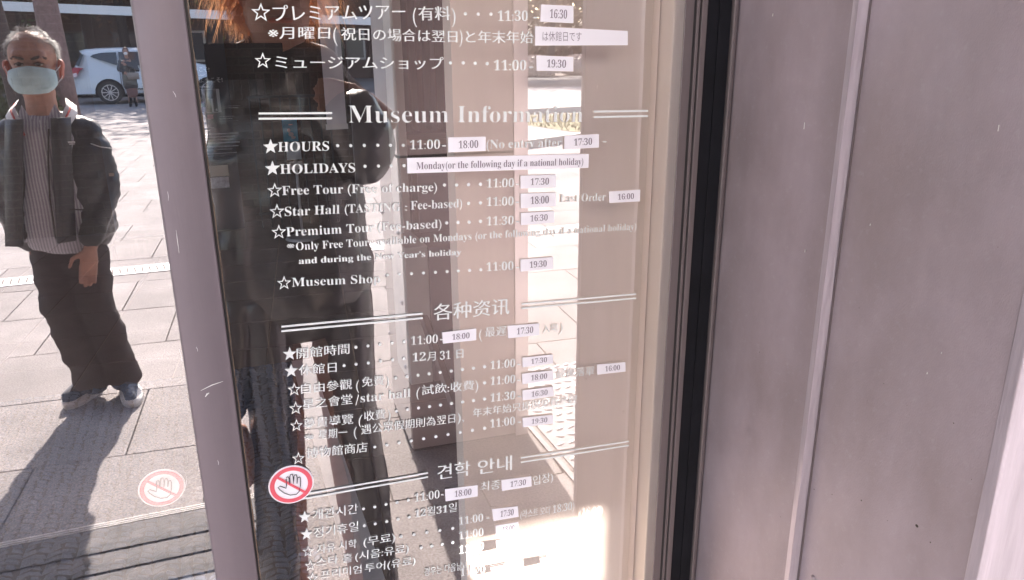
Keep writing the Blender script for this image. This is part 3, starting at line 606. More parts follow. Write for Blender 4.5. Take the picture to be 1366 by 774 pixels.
# no-touch stickers
def sticker(cx, cy, rx, ry, parent, lab, ys):
    o0 = at(cx, cy, ys); e1 = at(cx+rx, cy-rx*.12, ys)-o0; e2 = at(cx, cy-ry, ys)-o0
    def P(u, v_, dy=0): return o0+e1*u+e2*v_+Vector((0, dy, 0))
    st = empty('no_touch_sticker', o0-Vector((parent.location)), lab); st.parent = parent
    def disc(r0, r1, m, name, dy):
        bm = bmesh.new(); n_ = 48
        if r0 == 0: bm.faces.new([bm.verts.new(P(r1*cos(2*pi*k/n_), r1*sin(2*pi*k/n_), dy)) for k in range(n_)])
        else:
            a = [[bm.verts.new(P(r*cos(2*pi*k/n_), r*sin(2*pi*k/n_), dy)) for k in range(n_)] for r in (r0, r1)]
            for k in range(n_): bm.faces.new((a[0][k], a[0][(k+1) % n_], a[1][(k+1) % n_], a[1][k]))
        link(name, tomesh(bm), m, st)
    disc(0, 1, MT['paper'], 'sticker_disc', 0); disc(.74, .93, MT['red'], 'red_ring', -.0008)
    bm = bmesh.new(); a = radians(-38); cc, ss = cos(a), sin(a)
    bm.faces.new([bm.verts.new(P(u*cc-v_*ss, u*ss+v_*cc, -.0011)) for u, v_ in ((-.78, -.06), (.78, -.06), (.78, .06), (-.78, .06))]); link('red_bar', tomesh(bm), MT['red'], st)
    hand = [(-.28, -.10), (-.50, .02), (-.58, -.04), (-.50, -.18), (-.30, -.38), (-.05, -.52), (.22, -.52), (.36, -.36), (.40, -.1), (.40, .30), (.36, .38), (.29, .36), (.27, .28), (.25, .05), (.25, .38), (.21, .52), (.13, .50), (.11, .40), (.09, .08), (.08, .44), (.04, .57), (-.04, .56), (-.07, .46), (-.07, .06), (-.10, .36), (-.15, .46), (-.22, .43), (-.23, .34), (-.21, .02), (-.24, -.14)]
    bm = bmesh.new(); pts = [P(u, v_, -.0014) for u, v_ in hand]; tube(bm, pts+[pts[0]], .0005, 5, False); link('hand_outline', tomesh(bm), MT['linek'], st)
sticker(388.5, 646.5, 30, 25.5, dm, 'red and white do not touch sticker with a crossed hand', -.002)
sticker(216, 651, 31.5, 25, gs, 'faded do not touch sticker on the inner face of the glass', .005)

# ------------------------------------------------------------------ INTERIOR (seen through the glass)
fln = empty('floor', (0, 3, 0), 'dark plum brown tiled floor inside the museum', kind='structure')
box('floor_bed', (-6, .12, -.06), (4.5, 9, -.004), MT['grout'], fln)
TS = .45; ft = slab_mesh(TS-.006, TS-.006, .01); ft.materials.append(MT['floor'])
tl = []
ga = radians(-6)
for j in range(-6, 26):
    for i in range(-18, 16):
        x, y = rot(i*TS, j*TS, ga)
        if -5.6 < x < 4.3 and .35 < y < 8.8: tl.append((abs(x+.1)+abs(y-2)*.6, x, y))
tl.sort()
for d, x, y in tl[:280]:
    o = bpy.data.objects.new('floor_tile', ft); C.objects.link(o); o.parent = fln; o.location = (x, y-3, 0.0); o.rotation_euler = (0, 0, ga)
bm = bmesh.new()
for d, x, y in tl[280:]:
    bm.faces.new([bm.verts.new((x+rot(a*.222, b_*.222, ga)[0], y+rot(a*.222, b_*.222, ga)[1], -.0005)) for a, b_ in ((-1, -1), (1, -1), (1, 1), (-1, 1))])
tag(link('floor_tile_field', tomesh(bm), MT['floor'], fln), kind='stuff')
# herringbone doormat: left of the metal strip, its far edge square to the door
mtl = fl(325, 488); mtr = fl(389, 484)
MX1 = mtr.x; MY1 = mtr.y
dmm = empty('doormat', (MX1-1.6, MY1-1.3, 0), 'slate blue herringbone entrance mat behind the glass', 'doormat')
box('mat_base', (-3.4, .14, .001), (MX1, MY1, .008), MT['matd'], dmm)
bm = bmesh.new(); k = 0; px = .040; 
for j in range(int((MY1-.16)/.030)):
    for i in range(int((MX1+3.0)/px)):
        x = MX1-.015-px*(i+.5); y = .17+j*.030; s = 1 if i % 2 else -1
        jx = random.uniform(-.006, .006)
        w_ = random.uniform(.75, 1.2); q = [(-.019*w_, -.006-s*.010), (.019*w_, -.006+s*.010), (.019*w_, .008*w_+s*.010), (-.019*w_, .008*w_-s*.010)]
        lo = [bm.verts.new((x+a+jx, y+b_, .008)) for a, b_ in q]; t_ = [bm.verts.new((x+a*.7+jx, y+b_*.55+s*a*.0, .0165+random.uniform(-.003, .006))) for a, b_ in q]
        bm.faces.new(t_)
        for w in range(4): bm.faces.new((lo[w], lo[(w+1) % 4], t_[(w+1) % 4], t_[w]))
tag(link('mat_ribs', tomesh(bm, recalc=False), MT['mat'], dmm), kind='stuff')
box('mat_edge', (MX1, .14, .001), (MX1+.10, MY1, .010), MT['steel'], dmm)
# back wall of bricks
BY = fl(347, 294).y; 
bw = empty('brick_wall', (0, BY, 0), 'dark brown brick wall at the back of the museum lobby', 'brick wall')
box('mortar_bed', (-6, BY-.013, -.01), (4.5, BY+.2, 3.2), MT['mortar'], bw)
bmesh_b = bmesh.new(); bx(bmesh_b, (-.11, -.02, -.03), (.11, .02, .03), .003); bme = tomesh(bmesh_b); bme.materials.append(MT['brick'])
bmesh_c = bmesh.new(); bx(bmesh_c, (-.03, -.02, -.11), (.03, .02, .11), .003); bmc = tomesh(bmesh_c); bmc.materials.append(MT['brick'])
bl = []
z = .035; row = 0
while z < 3.1:
    if row == 16:
        z += .08; x = -4
        while x < 3: bl.append((x, z, True)); x += .068
        z += .150; row += 1; continue
    x = -4+(.115 if row % 2 else 0)
    while x < 3: bl.append((x, z, False)); x += .23
    z += .07; row += 1
def bk(b_): return abs(b_[0]-.55)*1.0+abs(b_[1]-.85)*.8
bl.sort(key=bk)
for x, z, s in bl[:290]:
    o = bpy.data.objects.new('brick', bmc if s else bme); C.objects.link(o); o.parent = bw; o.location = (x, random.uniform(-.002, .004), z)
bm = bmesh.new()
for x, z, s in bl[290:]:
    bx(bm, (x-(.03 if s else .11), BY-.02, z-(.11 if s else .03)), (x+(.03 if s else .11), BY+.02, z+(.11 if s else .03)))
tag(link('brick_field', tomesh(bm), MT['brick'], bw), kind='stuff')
# far iron railing / rack in front of the wall
rg = empty('iron_railing', (.35, BY-.35, 0), 'dark iron railing before the brick wall between signboard and stand', 'railing')
for k in range(9):
    x = at(345, 250, BY-.35).x+k*.085
    bm = bmesh.new(); tube(bm, [(x, BY-.35, 0), (x, BY-.35, 1.15)], .008, 6); link('bar', tomesh(bm), MT['darkline'], rg)
xa = at(345, 250, BY-.35).x; 
for z in (.12, 1.15): box('rail', (xa-.02, BY-.362, z), (xa+.72, BY-.338, z+.02), MT['darkline'], rg)
# charcoal signboard
bb = fl(330, 330); SBY = bb.y
x1 = bb.x; xb0 = x1-.95
sb = empty('signboard', ((x1+xb0)/2, SBY, 0), 'tall charcoal welcome signboard with a floor map and white lettering', 'signboard')
box('panel', (xb0, SBY, .16), (x1, SBY+.09, 2.5), MT['board'], sb, .003)
box('plinth', (xb0-.02, SBY-.03, 0), (x1+.0, SBY+.12, .158), MT['darkwood'], sb, .003)
def sbp(x, y, Y=None): return at(x, y, SBY-.003)
L_('ようこそ!', 252, 96, 279, 96, 6.5, sb, MT['boardlite'], SBY-.003, name='lettering'); L_('Welcome!', 255, 101.5, 273, 101.5, 3, sb, MT['boardlite'], SBY-.003, thin=True)
L_('へようこそ!', 258, 111, 297, 110, 7, sb, MT['boardlite'], SBY-.003); L_('Welcome!', 262, 117, 281, 117, 3, sb, MT['boardlite'], SBY-.003, thin=True)
def sq(x0, y0, x1_, y1_, m, name): 
    a = sbp(x0, y1_); b_ = sbp(x1_, y0); box(name, (a.x, SBY-.004, a.z), (b_.x, SBY-.001, b_.z), m, sb)
for a in ((262, 119, 292, 119.5), (262, 132, 285, 132.5), (262, 150, 292, 150.5)): sq(*a, MT['boardlite'], 'map_line')
for a in ((291.5, 119, 292, 150), (272, 119, 272.5, 150), (283, 132, 283.5, 150)): sq(*a, MT['boardlite'], 'map_line')
sq(268, 138, 274, 143, MT['green'], 'map_mark'); sq(277, 153, 284, 159, MT['pink'], 'map_mark'); sq(288, 145, 290, 148, MT['boardlite'], 'map_mark')
for k, (xx, w) in enumerate(((300, 22), (300, 18), (292, 16), (292, 20))): pass
for yy, xa_, xb_ in ((141, 296, 320), (143.5, 298, 318), (155, 293, 313), (158, 293, 310), (161, 293, 318), (170, 270, 286), (174, 270, 280), (178, 272, 318), (182, 272, 314), (186, 273, 312), (190, 273, 320), (195, 274, 318), (199, 276, 310), (204, 276, 316), (208, 277, 300)): sq(xa_, yy, xb_, yy+.9, MT['boardlite'], 'print_line')
nt = empty('notice_sheet', sbp(290, 250)+Vector((0, -.006, 0)), 'small beige and grey notice sheet on the charcoal signboard', 'notice')
def sq2(x0, y0, x1_, y1_, m, name): a = at(x0, y1_, SBY-.008); b_ = at(x1_, y0, SBY-.008); box(name, (a.x, SBY-.010, a.z), (b_.x, SBY-.006, b_.z), m, nt)
sq2(277, 220, 304, 236, MT['note'], 'upper_sheet'); sq2(278, 236.2, 305, 252, MT['note2'], 'lower_sheet')
# sign stand with blue poster
sp = fl(404, 318); SY = sp.y
st = empty('sign_stand', (sp.x, SY, 0), 'slim steel stand with a blue poster above a pale blue card', 'sign stand')
bm = bmesh.new(); bmesh.ops.create_cone(bm, cap_ends=True, segments=32, radius1=.145, radius2=.13, depth=.02, matrix=Matrix.Translation((sp.x, SY, .01))); link('base_disc', tomesh(bm), MT['steel'], st)
bm = bmesh.new(); tube(bm, [(sp.x, SY, .02), (sp.x, SY, at(392, 210, SY).z)], .011, 10); link('pole', tomesh(bm, True), MT['steel'], st)
def card(x0, y0, x1_, y1_, m, name, yy=-.015): a = at(x0, y1_, SY); b_ = at(x1_, y0, SY); return box(name, (a.x, SY+yy-.004, a.z), (b_.x, SY+yy, b_.z), m, st)
card(378.5, 157, 395, 189, MT['blue'], 'blue_poster'); card(383, 189.5, 400, 213, MT['pale'], 'pale_card'); card(387, 214.5, 403, 226, MT['steel'], 'card_holder')
for cx_, cy_, rx_, ry_ in ((388, 179, 3.5, 3), (385, 174, 2, 3), (391, 183, 3, 2), (387, 166, 3, .8)):
    a = at(cx_, cy_, SY); bm = bmesh.new(); bmesh.ops.create_circle(bm, cap_ends=True, segments=14, radius=1); bmesh.ops.scale(bm, verts=bm.verts, vec=(rx_*.006, ry_*.006, 1)); bmesh.ops.rotate(bm, verts=bm.verts, matrix=Matrix.Rotation(pi/2, 3, 'X')); bmesh.ops.translate(bm, verts=bm.verts, vec=(a.x, SY-.0205, a.z)); link('poster_print', tomesh(bm), MT['boardlite'], st)
# interior partitions right of the lobby view
q0 = at(439, 200, 2.3).x; q1 = at(465, 200, 2.3).x
ip = empty('hanging_banner', (q0, 2.3, 1.27), 'narrow pale lavender banner hanging beside the brick wall', 'banner')
box('banner_cloth', (q0, 2.3, 1.29), (q1, 2.306, 3.19), MT['lav'], ip); box('weight_bar', (q0-.004, 2.296, 1.27), (q1+.004, 2.31, 1.29), MT['steel'], ip)
q1 = at(466, 200, 5.0).x
q2 = at(470, 200, 4.6).x; q3 = at(546, 200, 4.2).x
tw = empty('taupe_partition', (q2, 4.6, 0), 'taupe wall panel behind the cabinet in the lobby', 'partition')
box('partition_board', (q1+.02, 4.9, 0), (q3+1.6, 4.96, 3.2), MT['greywall'], tw)
cx0 = at(541, 100, 3.2).x; cx1 = at(612, 100, 3.2).x
cb = empty('display_cabinet', ((cx0+cx1)/2, 3.3, 0), 'tall red brown wooden display cabinet with a pale ledge', 'cabinet')
hz = at(580, 182, 3.2).z
box('upper_back', (cx0, 3.35, hz), (cx1+.3, 3.4, 2.8), MT['redwood'], cb)
for k in range(5):
    xx = cx0+(cx1-cx0)*k/4.0; box('upright', (xx-.012, 3.2, hz+.03), (xx+.012, 3.35, 2.8), MT['redwood' if k % 2 else 'darkwood'], cb, .002)
box('side_board', (cx0-.06, 3.16, 0), (cx0-.02, 3.4, 2.8), MT['cream'], cb)
box('ledge', (cx0-.02, 3.10, hz-.03), (cx1+.3, 3.42, hz), MT['ply'], cb, .003)
box('lower_case', (cx0, 3.18, .1), (cx1+.3, 3.4, hz-.03), MT['darkwood'], cb)
for k in range(3): box('drawer_front', (cx0+.03+k*.24, 3.165, .25), (cx0+.24+k*.24, 3.18, hz-.12), MT['greywall'], cb, .003)
bx0 = at(540, 345, 2.6)
ct = empty('small_counter', (bx0.x+.1, 2.7, 0), 'low cream counter box standing before the display cabinet', 'counter')
box('counter_box', (bx0.x, 2.6, 0), (bx0.x+.11, 2.9, at(552, 330, 2.6).z), MT['ceil'], ct, .004)
box('counter_panel', (bx0.x+.115, 2.6, 0), (bx0.x+.5, 2.9, at(552, 332, 2.6).z), MT['greywall'], ct, .004)
bm = bmesh.new(); a = at(566, 425, 2.3); b_ = at(622, 585, 1.7); tube(bm, [a, b_], .022, 6)
ld = link('leaning_wood_rail', tomesh(bm), MT['darkwood'], None, origin=b_); tag(ld, 'slanting brown wooden handrail behind the lettering', 'handrail')
# beige board close behind the right of the glass
BYp = .05
b0 = at(612, 400, BYp).x; 
bpn = empty('beige_board', (b0, BYp, 0), 'tall beige display board close behind the right of the glass', 'display board')
box('board_face', (b0, BYp, .0), (at(862, 400, BYp).x, BYp+.03, 2.9), MT['beige'], bpn)
box('edge_board', (at(862, 400, BYp).x+.002, .0225, .0), (f0+.13, BYp+.03, 2.9), MT['beige2'], bpn, .002)
# shell
sh = empty('museum_lobby', (0, 4, 0), 'enclosing walls and ceiling of the museum lobby', kind='structure')
box('ceiling', (-6, .10, 3.2), (4.5, 9, 3.3), MT['ceil'], sh)
box('right_wall', (4.5, .1, 0), (4.6, 9, 3.3), MT['ceil'], sh)
box('end_wall', (-6, BY+.21, 0), (4.6, BY+.31, 3.3), MT['ceil'], sh)

# ------------------------------------------------------------------ FAR things in the reflection
def vbox(name, x0, y0, z0, x1, y1, z1, m, parent=None, bev=0): return box(name, (x0, -y0, z0), (x1, -y1, z1), m, parent, bev)
BYF = 40.0
fb = empty('brown_building', (-4, -BYF, 0), 'long brown brick building with dark windows behind the white car', 'building')
vbox('wall', -26, BYF, 0, 10, BYF+8, 9, MT['farwall'], fb)
for r_ in range(2):
    for k in range(13):
        x = -24+k*2.5; f_ = vbox('window', x, BYF-.05, .9+r_*3.0, x+1.5, BYF+.02, 2.3+r_*3.0, MT['stone'] if (k+r_) % 3 == 0 else MT['darkwood'], fb)
        vbox('pane', x+.1, BYF-.07, 1.0+r_*3.0, x+1.4, BYF-.05, 2.2+r_*3.0, MT['winpane'], f_)
for k in range(30): vbox('pier', -26+k*1.25-.08, BYF-.12, 0, -26+k*1.25+.08, BYF, 9, MT['farwall'], fb)
# white beam of a shelter
WB = 27.0; za = at(20, 12, WB); zb = at(280, 27, WB)
bs = empty('white_beam_shelter', (za.x, -WB, 0), 'long white horizontal beam of a shelter above the parked car', 'shelter')
bm = bmesh.new(); hh = .26
A = [(za.x-3, -WB, za.z+.05), (zb.x+8, -WB, zb.z-.25)]
vs = []
for (x, y, z) in A:
    for dy in (0, .3):
        for dz in (0, hh): vs.append(bm.verts.new((x, y-dy, z+dz)))
bm.faces.new((vs[0], vs[1], vs[5], vs[4])); bm.faces.new((vs[2], vs[3], vs[7], vs[6])); bm.faces.new((vs[1], vs[3], vs[7], vs[5])); bm.faces.new((vs[0], vs[2], vs[6], vs[4])); bm.faces.new((vs[0], vs[1], vs[3], vs[2])); bm.faces.new((vs[4], vs[5], vs[7], vs[6]))
link('beam', tomesh(bm), MT['white'], bs)
for x in (za.x-2.5, zb.x+7): vbox('post', x, WB, 0, x+.15, WB+.2, za.z, MT['white'], bs)

def tree(base, h, lean, r, m, lab, crown, leafm, nleaf, grp, cz=.7, cr=2.2, lf=.07, branches=7):
    t = empty('tree', mir(base), lab, 'tree', grp); bx_, by_ = base[0], -base[1]
    bm = bmesh.new(); pts = []
    for k in range(9):
        u = k/8; pts.append((bx_+lean*u*h+.05*noise.noise(Vector((u*3, bx_, 0))), by_+.05*noise.noise(Vector((u*3, bx_, 5))), u*h))
    tube(bm, pts, [r*(1-.55*k/8) for k in range(9)], 12)
    link('trunk', tomesh(bm, True), m, t)
    tips = []
    bm = bmesh.new(); rnd = random.Random(int(abs(bx_)*100)+int(h*10))
    for k in range(branches):
        u = rnd.uniform(.5, 1); p = Vector((bx_+lean*u*h, by_, u*h)); a = rnd.uniform(0, 2*pi); L = cr*rnd.uniform(.6, 1.1)
        q = p+Vector((cos(a)*L*.5, sin(a)*L*.5, L*.35)); e = p+Vector((cos(a)*L, sin(a)*L, L*rnd.uniform(.3, .8))); tube(bm, [p, q, e], [r*.35, r*.2, r*.06], 6); tips += [q, e, (q+e)/2]
        for s in range(3):
            g = q.lerp(e, rnd.random()); w = g+Vector((rnd.uniform(-1, 1), rnd.uniform(-1, 1), rnd.uniform(-.1, .9)))*cr*.35; tube(bm, [g, w], [r*.1, r*.03], 5); tips.append(w)
    link('limb', tomesh(bm), m, t) if branches else bm.free()
    if crown:
        bm = bmesh.new()
        for k in range(nleaf):
            c = rnd.choice(tips); s = cr*.28
            p = c+Vector((rnd.gauss(0, s), rnd.gauss(0, s), rnd.gauss(0, s*.8))); a = Vector((rnd.uniform(-1, 1), rnd.uniform(-1, 1), rnd.uniform(-1, 1))).normalized(); b_ = a.orthogonal().normalized()
            bm.faces.new([bm.verts.new(p-a*lf), bm.verts.new(p+b_*lf*.5), bm.verts.new(p+a*lf), bm.verts.new(p-b_*lf*.5)][0:4])
        link('crown', tomesh(bm, recalc=False), leafm, t)
    return t
g1 = 'trees around the plaza'
f_ = fl(95, 118); tree((at(80, 100, 17).x, 17, 0), 9, -.012, .25, MT['bark'], 'thick pinkish barked tree trunk between the man and the car', False, MT['leafb'], 0, g1, cr=1.6, branches=0)
tree((at(28, 130, 13).x, 13, 0), 6.5, -.055, .15, MT['barkd'], 'slim dark leaning tree trunk above the round shrub at the left', False, MT['leafb'], 0, g1, cr=1.2, branches=0)
for k, (px_, Y, h, lm, n_) in enumerate(((-60, 30, 6, 'leaf', 5000), (40, 34, 6.5, 'leafb', 6000), (175, 33, 5.5, 'leafb', 6000), (290, 31, 6, 'leaf', 5000), (420, 36, 7, 'leafb', 4000), (600, 40, 7, 'leaf', 4000), (735, 38, 7.5, 'leafb', 7000), (800, 42, 8, 'leaf', 6000))):
    tree((at(px_, 100, Y).x, Y, 0), h, random.uniform(-.03, .03), .22, MT['barkd'], ['evergreen tree beyond the low dark shrub at the far left', 'brown leaved tree far behind the masked man', 'brown leaved tree behind the woman beside the white car', 'evergreen tree far behind the hair of the photographer', 'brown leaved tree seen past the neck of the photographer', 'evergreen tree mostly hidden behind the square pillar', 'brown leaved tree beyond the road just right of the pillar', 'evergreen tree beyond the road beside the reveal wall reflection'][k], True, MT[lm], n_, g1, cr=3.2, lf=.14, branches=12)
bm = bmesh.new(); rnd = random.Random(3)
for k in range(30000):
    x = rnd.uniform(-30, 70); hmax = 6.5+2.5*noise.noise(Vector((x*.25, 0, 3)))+1.2*noise.noise(Vector((x*1.1, 5, 3))); z = hmax*rnd.random()**.8
    p = Vector((x, -rnd.uniform(49, 52)+abs(z-hmax*.5)*.1, z)); a = Vector((rnd.uniform(-1, 1), rnd.uniform(-1, 1), rnd.uniform(-1, 1))).normalized(); b_ = a.orthogonal().normalized(); lf = .28
    bm.faces.new([bm.verts.new(p-a*lf), bm.verts.new(p+b_*lf*.6), bm.verts.new(p+a*lf), bm.verts.new(p-b_*lf*.6)])
tag(link('distant_treeline', tomesh(bm, recalc=False), MT['leafb']), 'brown winter woodland closing the view beyond the road', 'woodland', kind='stuff')
bm = bmesh.new(); rows = []
for k in range(120):
    x = -60+k*1.6; h = 3.6+1.0*noise.noise(Vector((x*.12, 2, 0)))+.5*noise.noise(Vector((x*.7, 2, 0)))
    rows.append([bm.verts.new((x, -y, z)) for y, z in ((53, -.01), (55, h*.55), (60, h*.95), (68, h), (80, h*.6))])
for A, B in zip(rows, rows[1:]):
    for i in range(4): bm.faces.new((A[i], A[i+1], B[i+1], B[i]))
tag(link('hills', tomesh(bm, True), MT['leafb']), 'low brown wooded rise behind the trees beyond the road', kind='structure')
def shrub(name, lab, c, rx, ry, rz, n_, leafm, lf, grp=None):
    t = empty(name, mir(c), lab, 'shrub', grp); bm = bmesh.new()
    for k in range(n_):
        a = Vector((random.gauss(0, 1), random.gauss(0, 1), random.gauss(0, 1))).normalized()*random.uniform(.55, 1.05)
        p = Vector((c[0]+a.x*rx, -c[1]+a.y*ry, max(.02, c[2]+rz*.9+a.z*rz))); d_ = Vector((random.uniform(-1, 1), random.uniform(-1, 1), random.uniform(-1, 1))).normalized(); e_ = d_.orthogonal().normalized()
        bm.faces.new([bm.verts.new(p-d_*lf), bm.verts.new(p+e_*lf*.6), bm.verts.new(p+d_*lf), bm.verts.new(p-e_*lf*.6)])
    link('foliage', tomesh(bm, recalc=False), leafm, t)
    bm = bmesh.new()
    for k in range(8): tube(bm, [(c[0], -c[1], 0), (c[0]+random.uniform(-.6, .6)*rx, -c[1]+random.uniform(-.6, .6)*ry, rz*1.5)], [.03, .008], 5)
    link('stem', tomesh(bm), MT['barkd'], t)
shrub('round_shrub', 'yellow green round shrub behind the masked man', (at(25, 130, 12).x, 12.3, 0), .75, .7, .33, 3500, MT['leaf'], .05)
shrub('round_shrub', 'low dark shrub under the leaning trunk at the far left', (at(-2, 110, 16).x, 16, 0), .9, .9, .6, 3500, MT['leaf'], .06)
for k, (xx, yy) in enumerate(((13.0, 36.5), (15.6, 37), (18.5, 38), (10.5, 36))):
    shrub('flowering_shrub', 'pale blossoming shrub beside the far road, %s from the left' % ['second', 'third', 'last', 'first'][k], (xx, yy, 0), 1.2, 1, .55, 1600, MT['bloss'], .09, 'blossoming shrubs by the road')

# white hatchback car
def car():
    rear = fl(99, 138); Y0 = rear.y-1.0; X0 = rear.x+.12; sc = 1.0
    t = empty('parked_car', (X0+2.3, -(Y0+.85), 0), 'white hatchback car parked behind the masked man', 'car')
    Wd = 1.76
    # side profile (x from rear), top line with z; bottom z
    prof = [(0.0, .42), (-.02, .62), (.02, .86), (.10, 1.06), (.22, 1.22), (.42, 1.47), (.30, 1.515), (.75, 1.56), (1.3, 1.575), (1.9, 1.57), (2.5, 1.50), (3.0, 1.33), (3.45, 1.10), (3.9, 1.00), (4.3, .88), (4.55, .68), (4.60, .45), (4.5, .25), (.15, .25)]
    prof = [(0.02, .28), (0.0, .45), (.0, .62), (.03, .80), (.08, .95), (.14, 1.05), (.27, 1.25), (.40, 1.42), (.33, 1.50), (.45, 1.535), (.8, 1.565), (1.3, 1.58), (1.9, 1.575), (2.5, 1.50), (3.0, 1.33), (3.45, 1.10), (3.9, 1.00), (4.3, .88), (4.55, .68), (4.60, .45), (4.5, .26)]
    bm = bmesh.new(); rings = []
    ws = [(0, 0), (.10, .0), (.5, .0), (.85, 0), (.97, .0), (1, 0)]
    nW = 13
    for iw in range(nW):
        w = -1+2*iw/(nW-1); ww = sin(w*pi/2)   # denser near sides
        ring = []
        for x, z in prof:
            tumble = 0 if z < .92 else (z-.92)*.22
            half = Wd/2-tumble-(.05 if z < .5 else 0)
            e = abs(ww)**6
            xx = x+(2.3-x)*.035*e*(1 if abs(x-2.3) > 1.6 else 0)
            zz = z-.07*e*(1 if z > 1.3 else .2)
            ring.append(bm.verts.new((X0+xx, -(Y0+Wd/2+half*ww), zz)))
        rings.append(ring)
    for A, B in zip(rings, rings[1:]):
        for i in range(len(prof)-1): bm.faces.new((A[i], A[i+1], B[i+1], B[i]))
    bm.faces.new(rings[0]); bm.faces.new(rings[-1][::-1])
    link('body', tomesh(bm, True), MT['carwhite'], t)
    def side(name, pts, m, dy=.012, parent=t):
        bm = bmesh.new(); vs = []
        for x, z in pts:
            tumble = 0 if z < .92 else (z-.92)*.22
            vs.append(bm.verts.new((X0+x, -(Y0+tumble-dy+.0), z)))
        bm.faces.new(vs); g = bmesh.ops.extrude_face_region(bm, geom=bm.faces[:]); bmesh.ops.translate(bm, verts=[v_ for v_ in g['geom'] if isinstance(v_, bmesh.types.BMVert)], vec=(0, -.05, 0))
        return link(name, tomesh(bm), m, parent)
    w_ = side('window', [(.62, 1.33), (1.25, 1.10), (1.30, 1.10), (1.30, 1.45), (.95, 1.44), (.70, 1.39)], MT['carglass'], .035)
    side('window', [(1.36, 1.10), (2.15, 1.06), (2.15, 1.46), (1.36, 1.455)], MT['carglass'], .035)
    side('window', [(2.22, 1.06), (3.25, 1.03), (2.75, 1.33), (2.22, 1.45)], MT['carglass'], .035)
    side('rear_window', [(.22, 1.12), (.40, 1.38), (.46, 1.40), (.30, 1.08)], MT['carglass'], .04)
    side('tail_light', [(.03, .80), (.06, .98), (.20, 1.05), (.42, 1.02), (.30, .95), (.22, .82)], MT['tail'], .03)
    side('reversing_lamp', [(.05, .74), (.05, .86), (.22, .90), (.24, .80)], MT['lamp'], .036)
    side('door_line', [(1.325, .45), (1.335, .45), (1.335, 1.08), (1.325, 1.08)], MT['darkline'], .012)
    side('sill_line', [(1.5, .40), (3.4, .40), (3.4, .43), (1.5, .43)], MT['darkline'], .012)
    side('door_handle', [(1.42, .92), (1.62, .93), (1.62, .96), (1.42, .95)], MT['alloy'], .04)
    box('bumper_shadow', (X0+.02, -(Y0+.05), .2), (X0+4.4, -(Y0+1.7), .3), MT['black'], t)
    bm = bmesh.new(); bx(bm, (X0-.015, -(Y0+1.15), .72), (X0+.03, -(Y0+.6), .86)); link('number_plate', tomesh(bm), MT['maskw'], t)
    for xw in (1.0, 3.7):
        wc = Vector((X0+xw, -(Y0+.06), .33))
        bm = bmesh.new(); n_ = 24; pts = [(wc.x+.385*cos(pi*k/n_), wc.z+.385*sin(pi*k/n_)) for k in range(n_+1)]+[(wc.x-.385, .24), (wc.x+.385, .24)]
        a = [bm.verts.new((x, -(Y0-.012), z)) for x, z in pts]; b_ = [bm.verts.new((x, -(Y0+.12), z)) for x, z in pts]; bm.faces.new(a)
        for i in range(len(pts)): bm.faces.new((a[i], a[(i+1) % len(pts)], b_[(i+1) % len(pts)], b_[i]))
        link('wheel_arch', tomesh(bm), MT['black'], t)
        wh = empty('wheel', (0, 0, 0)); wh.parent = t; wh.location = wc-Vector(t.location)
        def ring(r0, r1, y0, y1, m, name):
            bm = bmesh.new(); n_ = 32; q = []
            for r, y in ((r0, y1), (r0, y0), (r1, y0), (r1, y1)): q.append([bm.verts.new((wc.x+r*cos(2*pi*k/n_), y, wc.z+r*sin(2*pi*k/n_))) for k in range(n_)])
            for A, B in zip(q, q[1:]+q[:1]):
                for k in range(n_): bm.faces.new((A[k], A[(k+1) % n_], B[(k+1) % n_], B[k]))
            link(name, tomesh(bm), m, wh)
        ys = -(Y0-.022)
        ring(.225, .325, ys-.2, ys, MT['tyre'], 'tyre'); ring(.205, .228, ys-.1, ys+.006, MT['alloy'], 'rim')
        bm = bmesh.new()
        for k in range(10):
            a = 2*pi*k/10; d_ = Vector((cos(a), 0, sin(a))); s_ = Vector((-sin(a), 0, cos(a)))
            c = Vector((wc.x, ys, wc.z)); q = [c+d_*.03-s_*.012, c+d_*.21-s_*.022, c+d_*.21+s_*.004, c+d_*.03+s_*.012]
            bm.faces.new([bm.verts.new(p) for p in q])
        bmesh.ops.create_circle(bm, cap_ends=True, radius=.05, segments=16, matrix=Matrix.Translation((wc.x, ys+.003, wc.z)) @ Matrix.Rotation(pi/2, 4, 'X'))
        link('spokes', tomesh(bm), MT['alloy'], wh)
        bm = bmesh.new(); bmesh.ops.create_circle(bm, cap_ends=True, radius=.22, segments=24, matrix=Matrix.Translation((wc.x, ys-.03, wc.z)) @ Matrix.Rotation(pi/2, 4, 'X')); link('brake_disc', tomesh(bm), MT['tyre'], wh)
car()

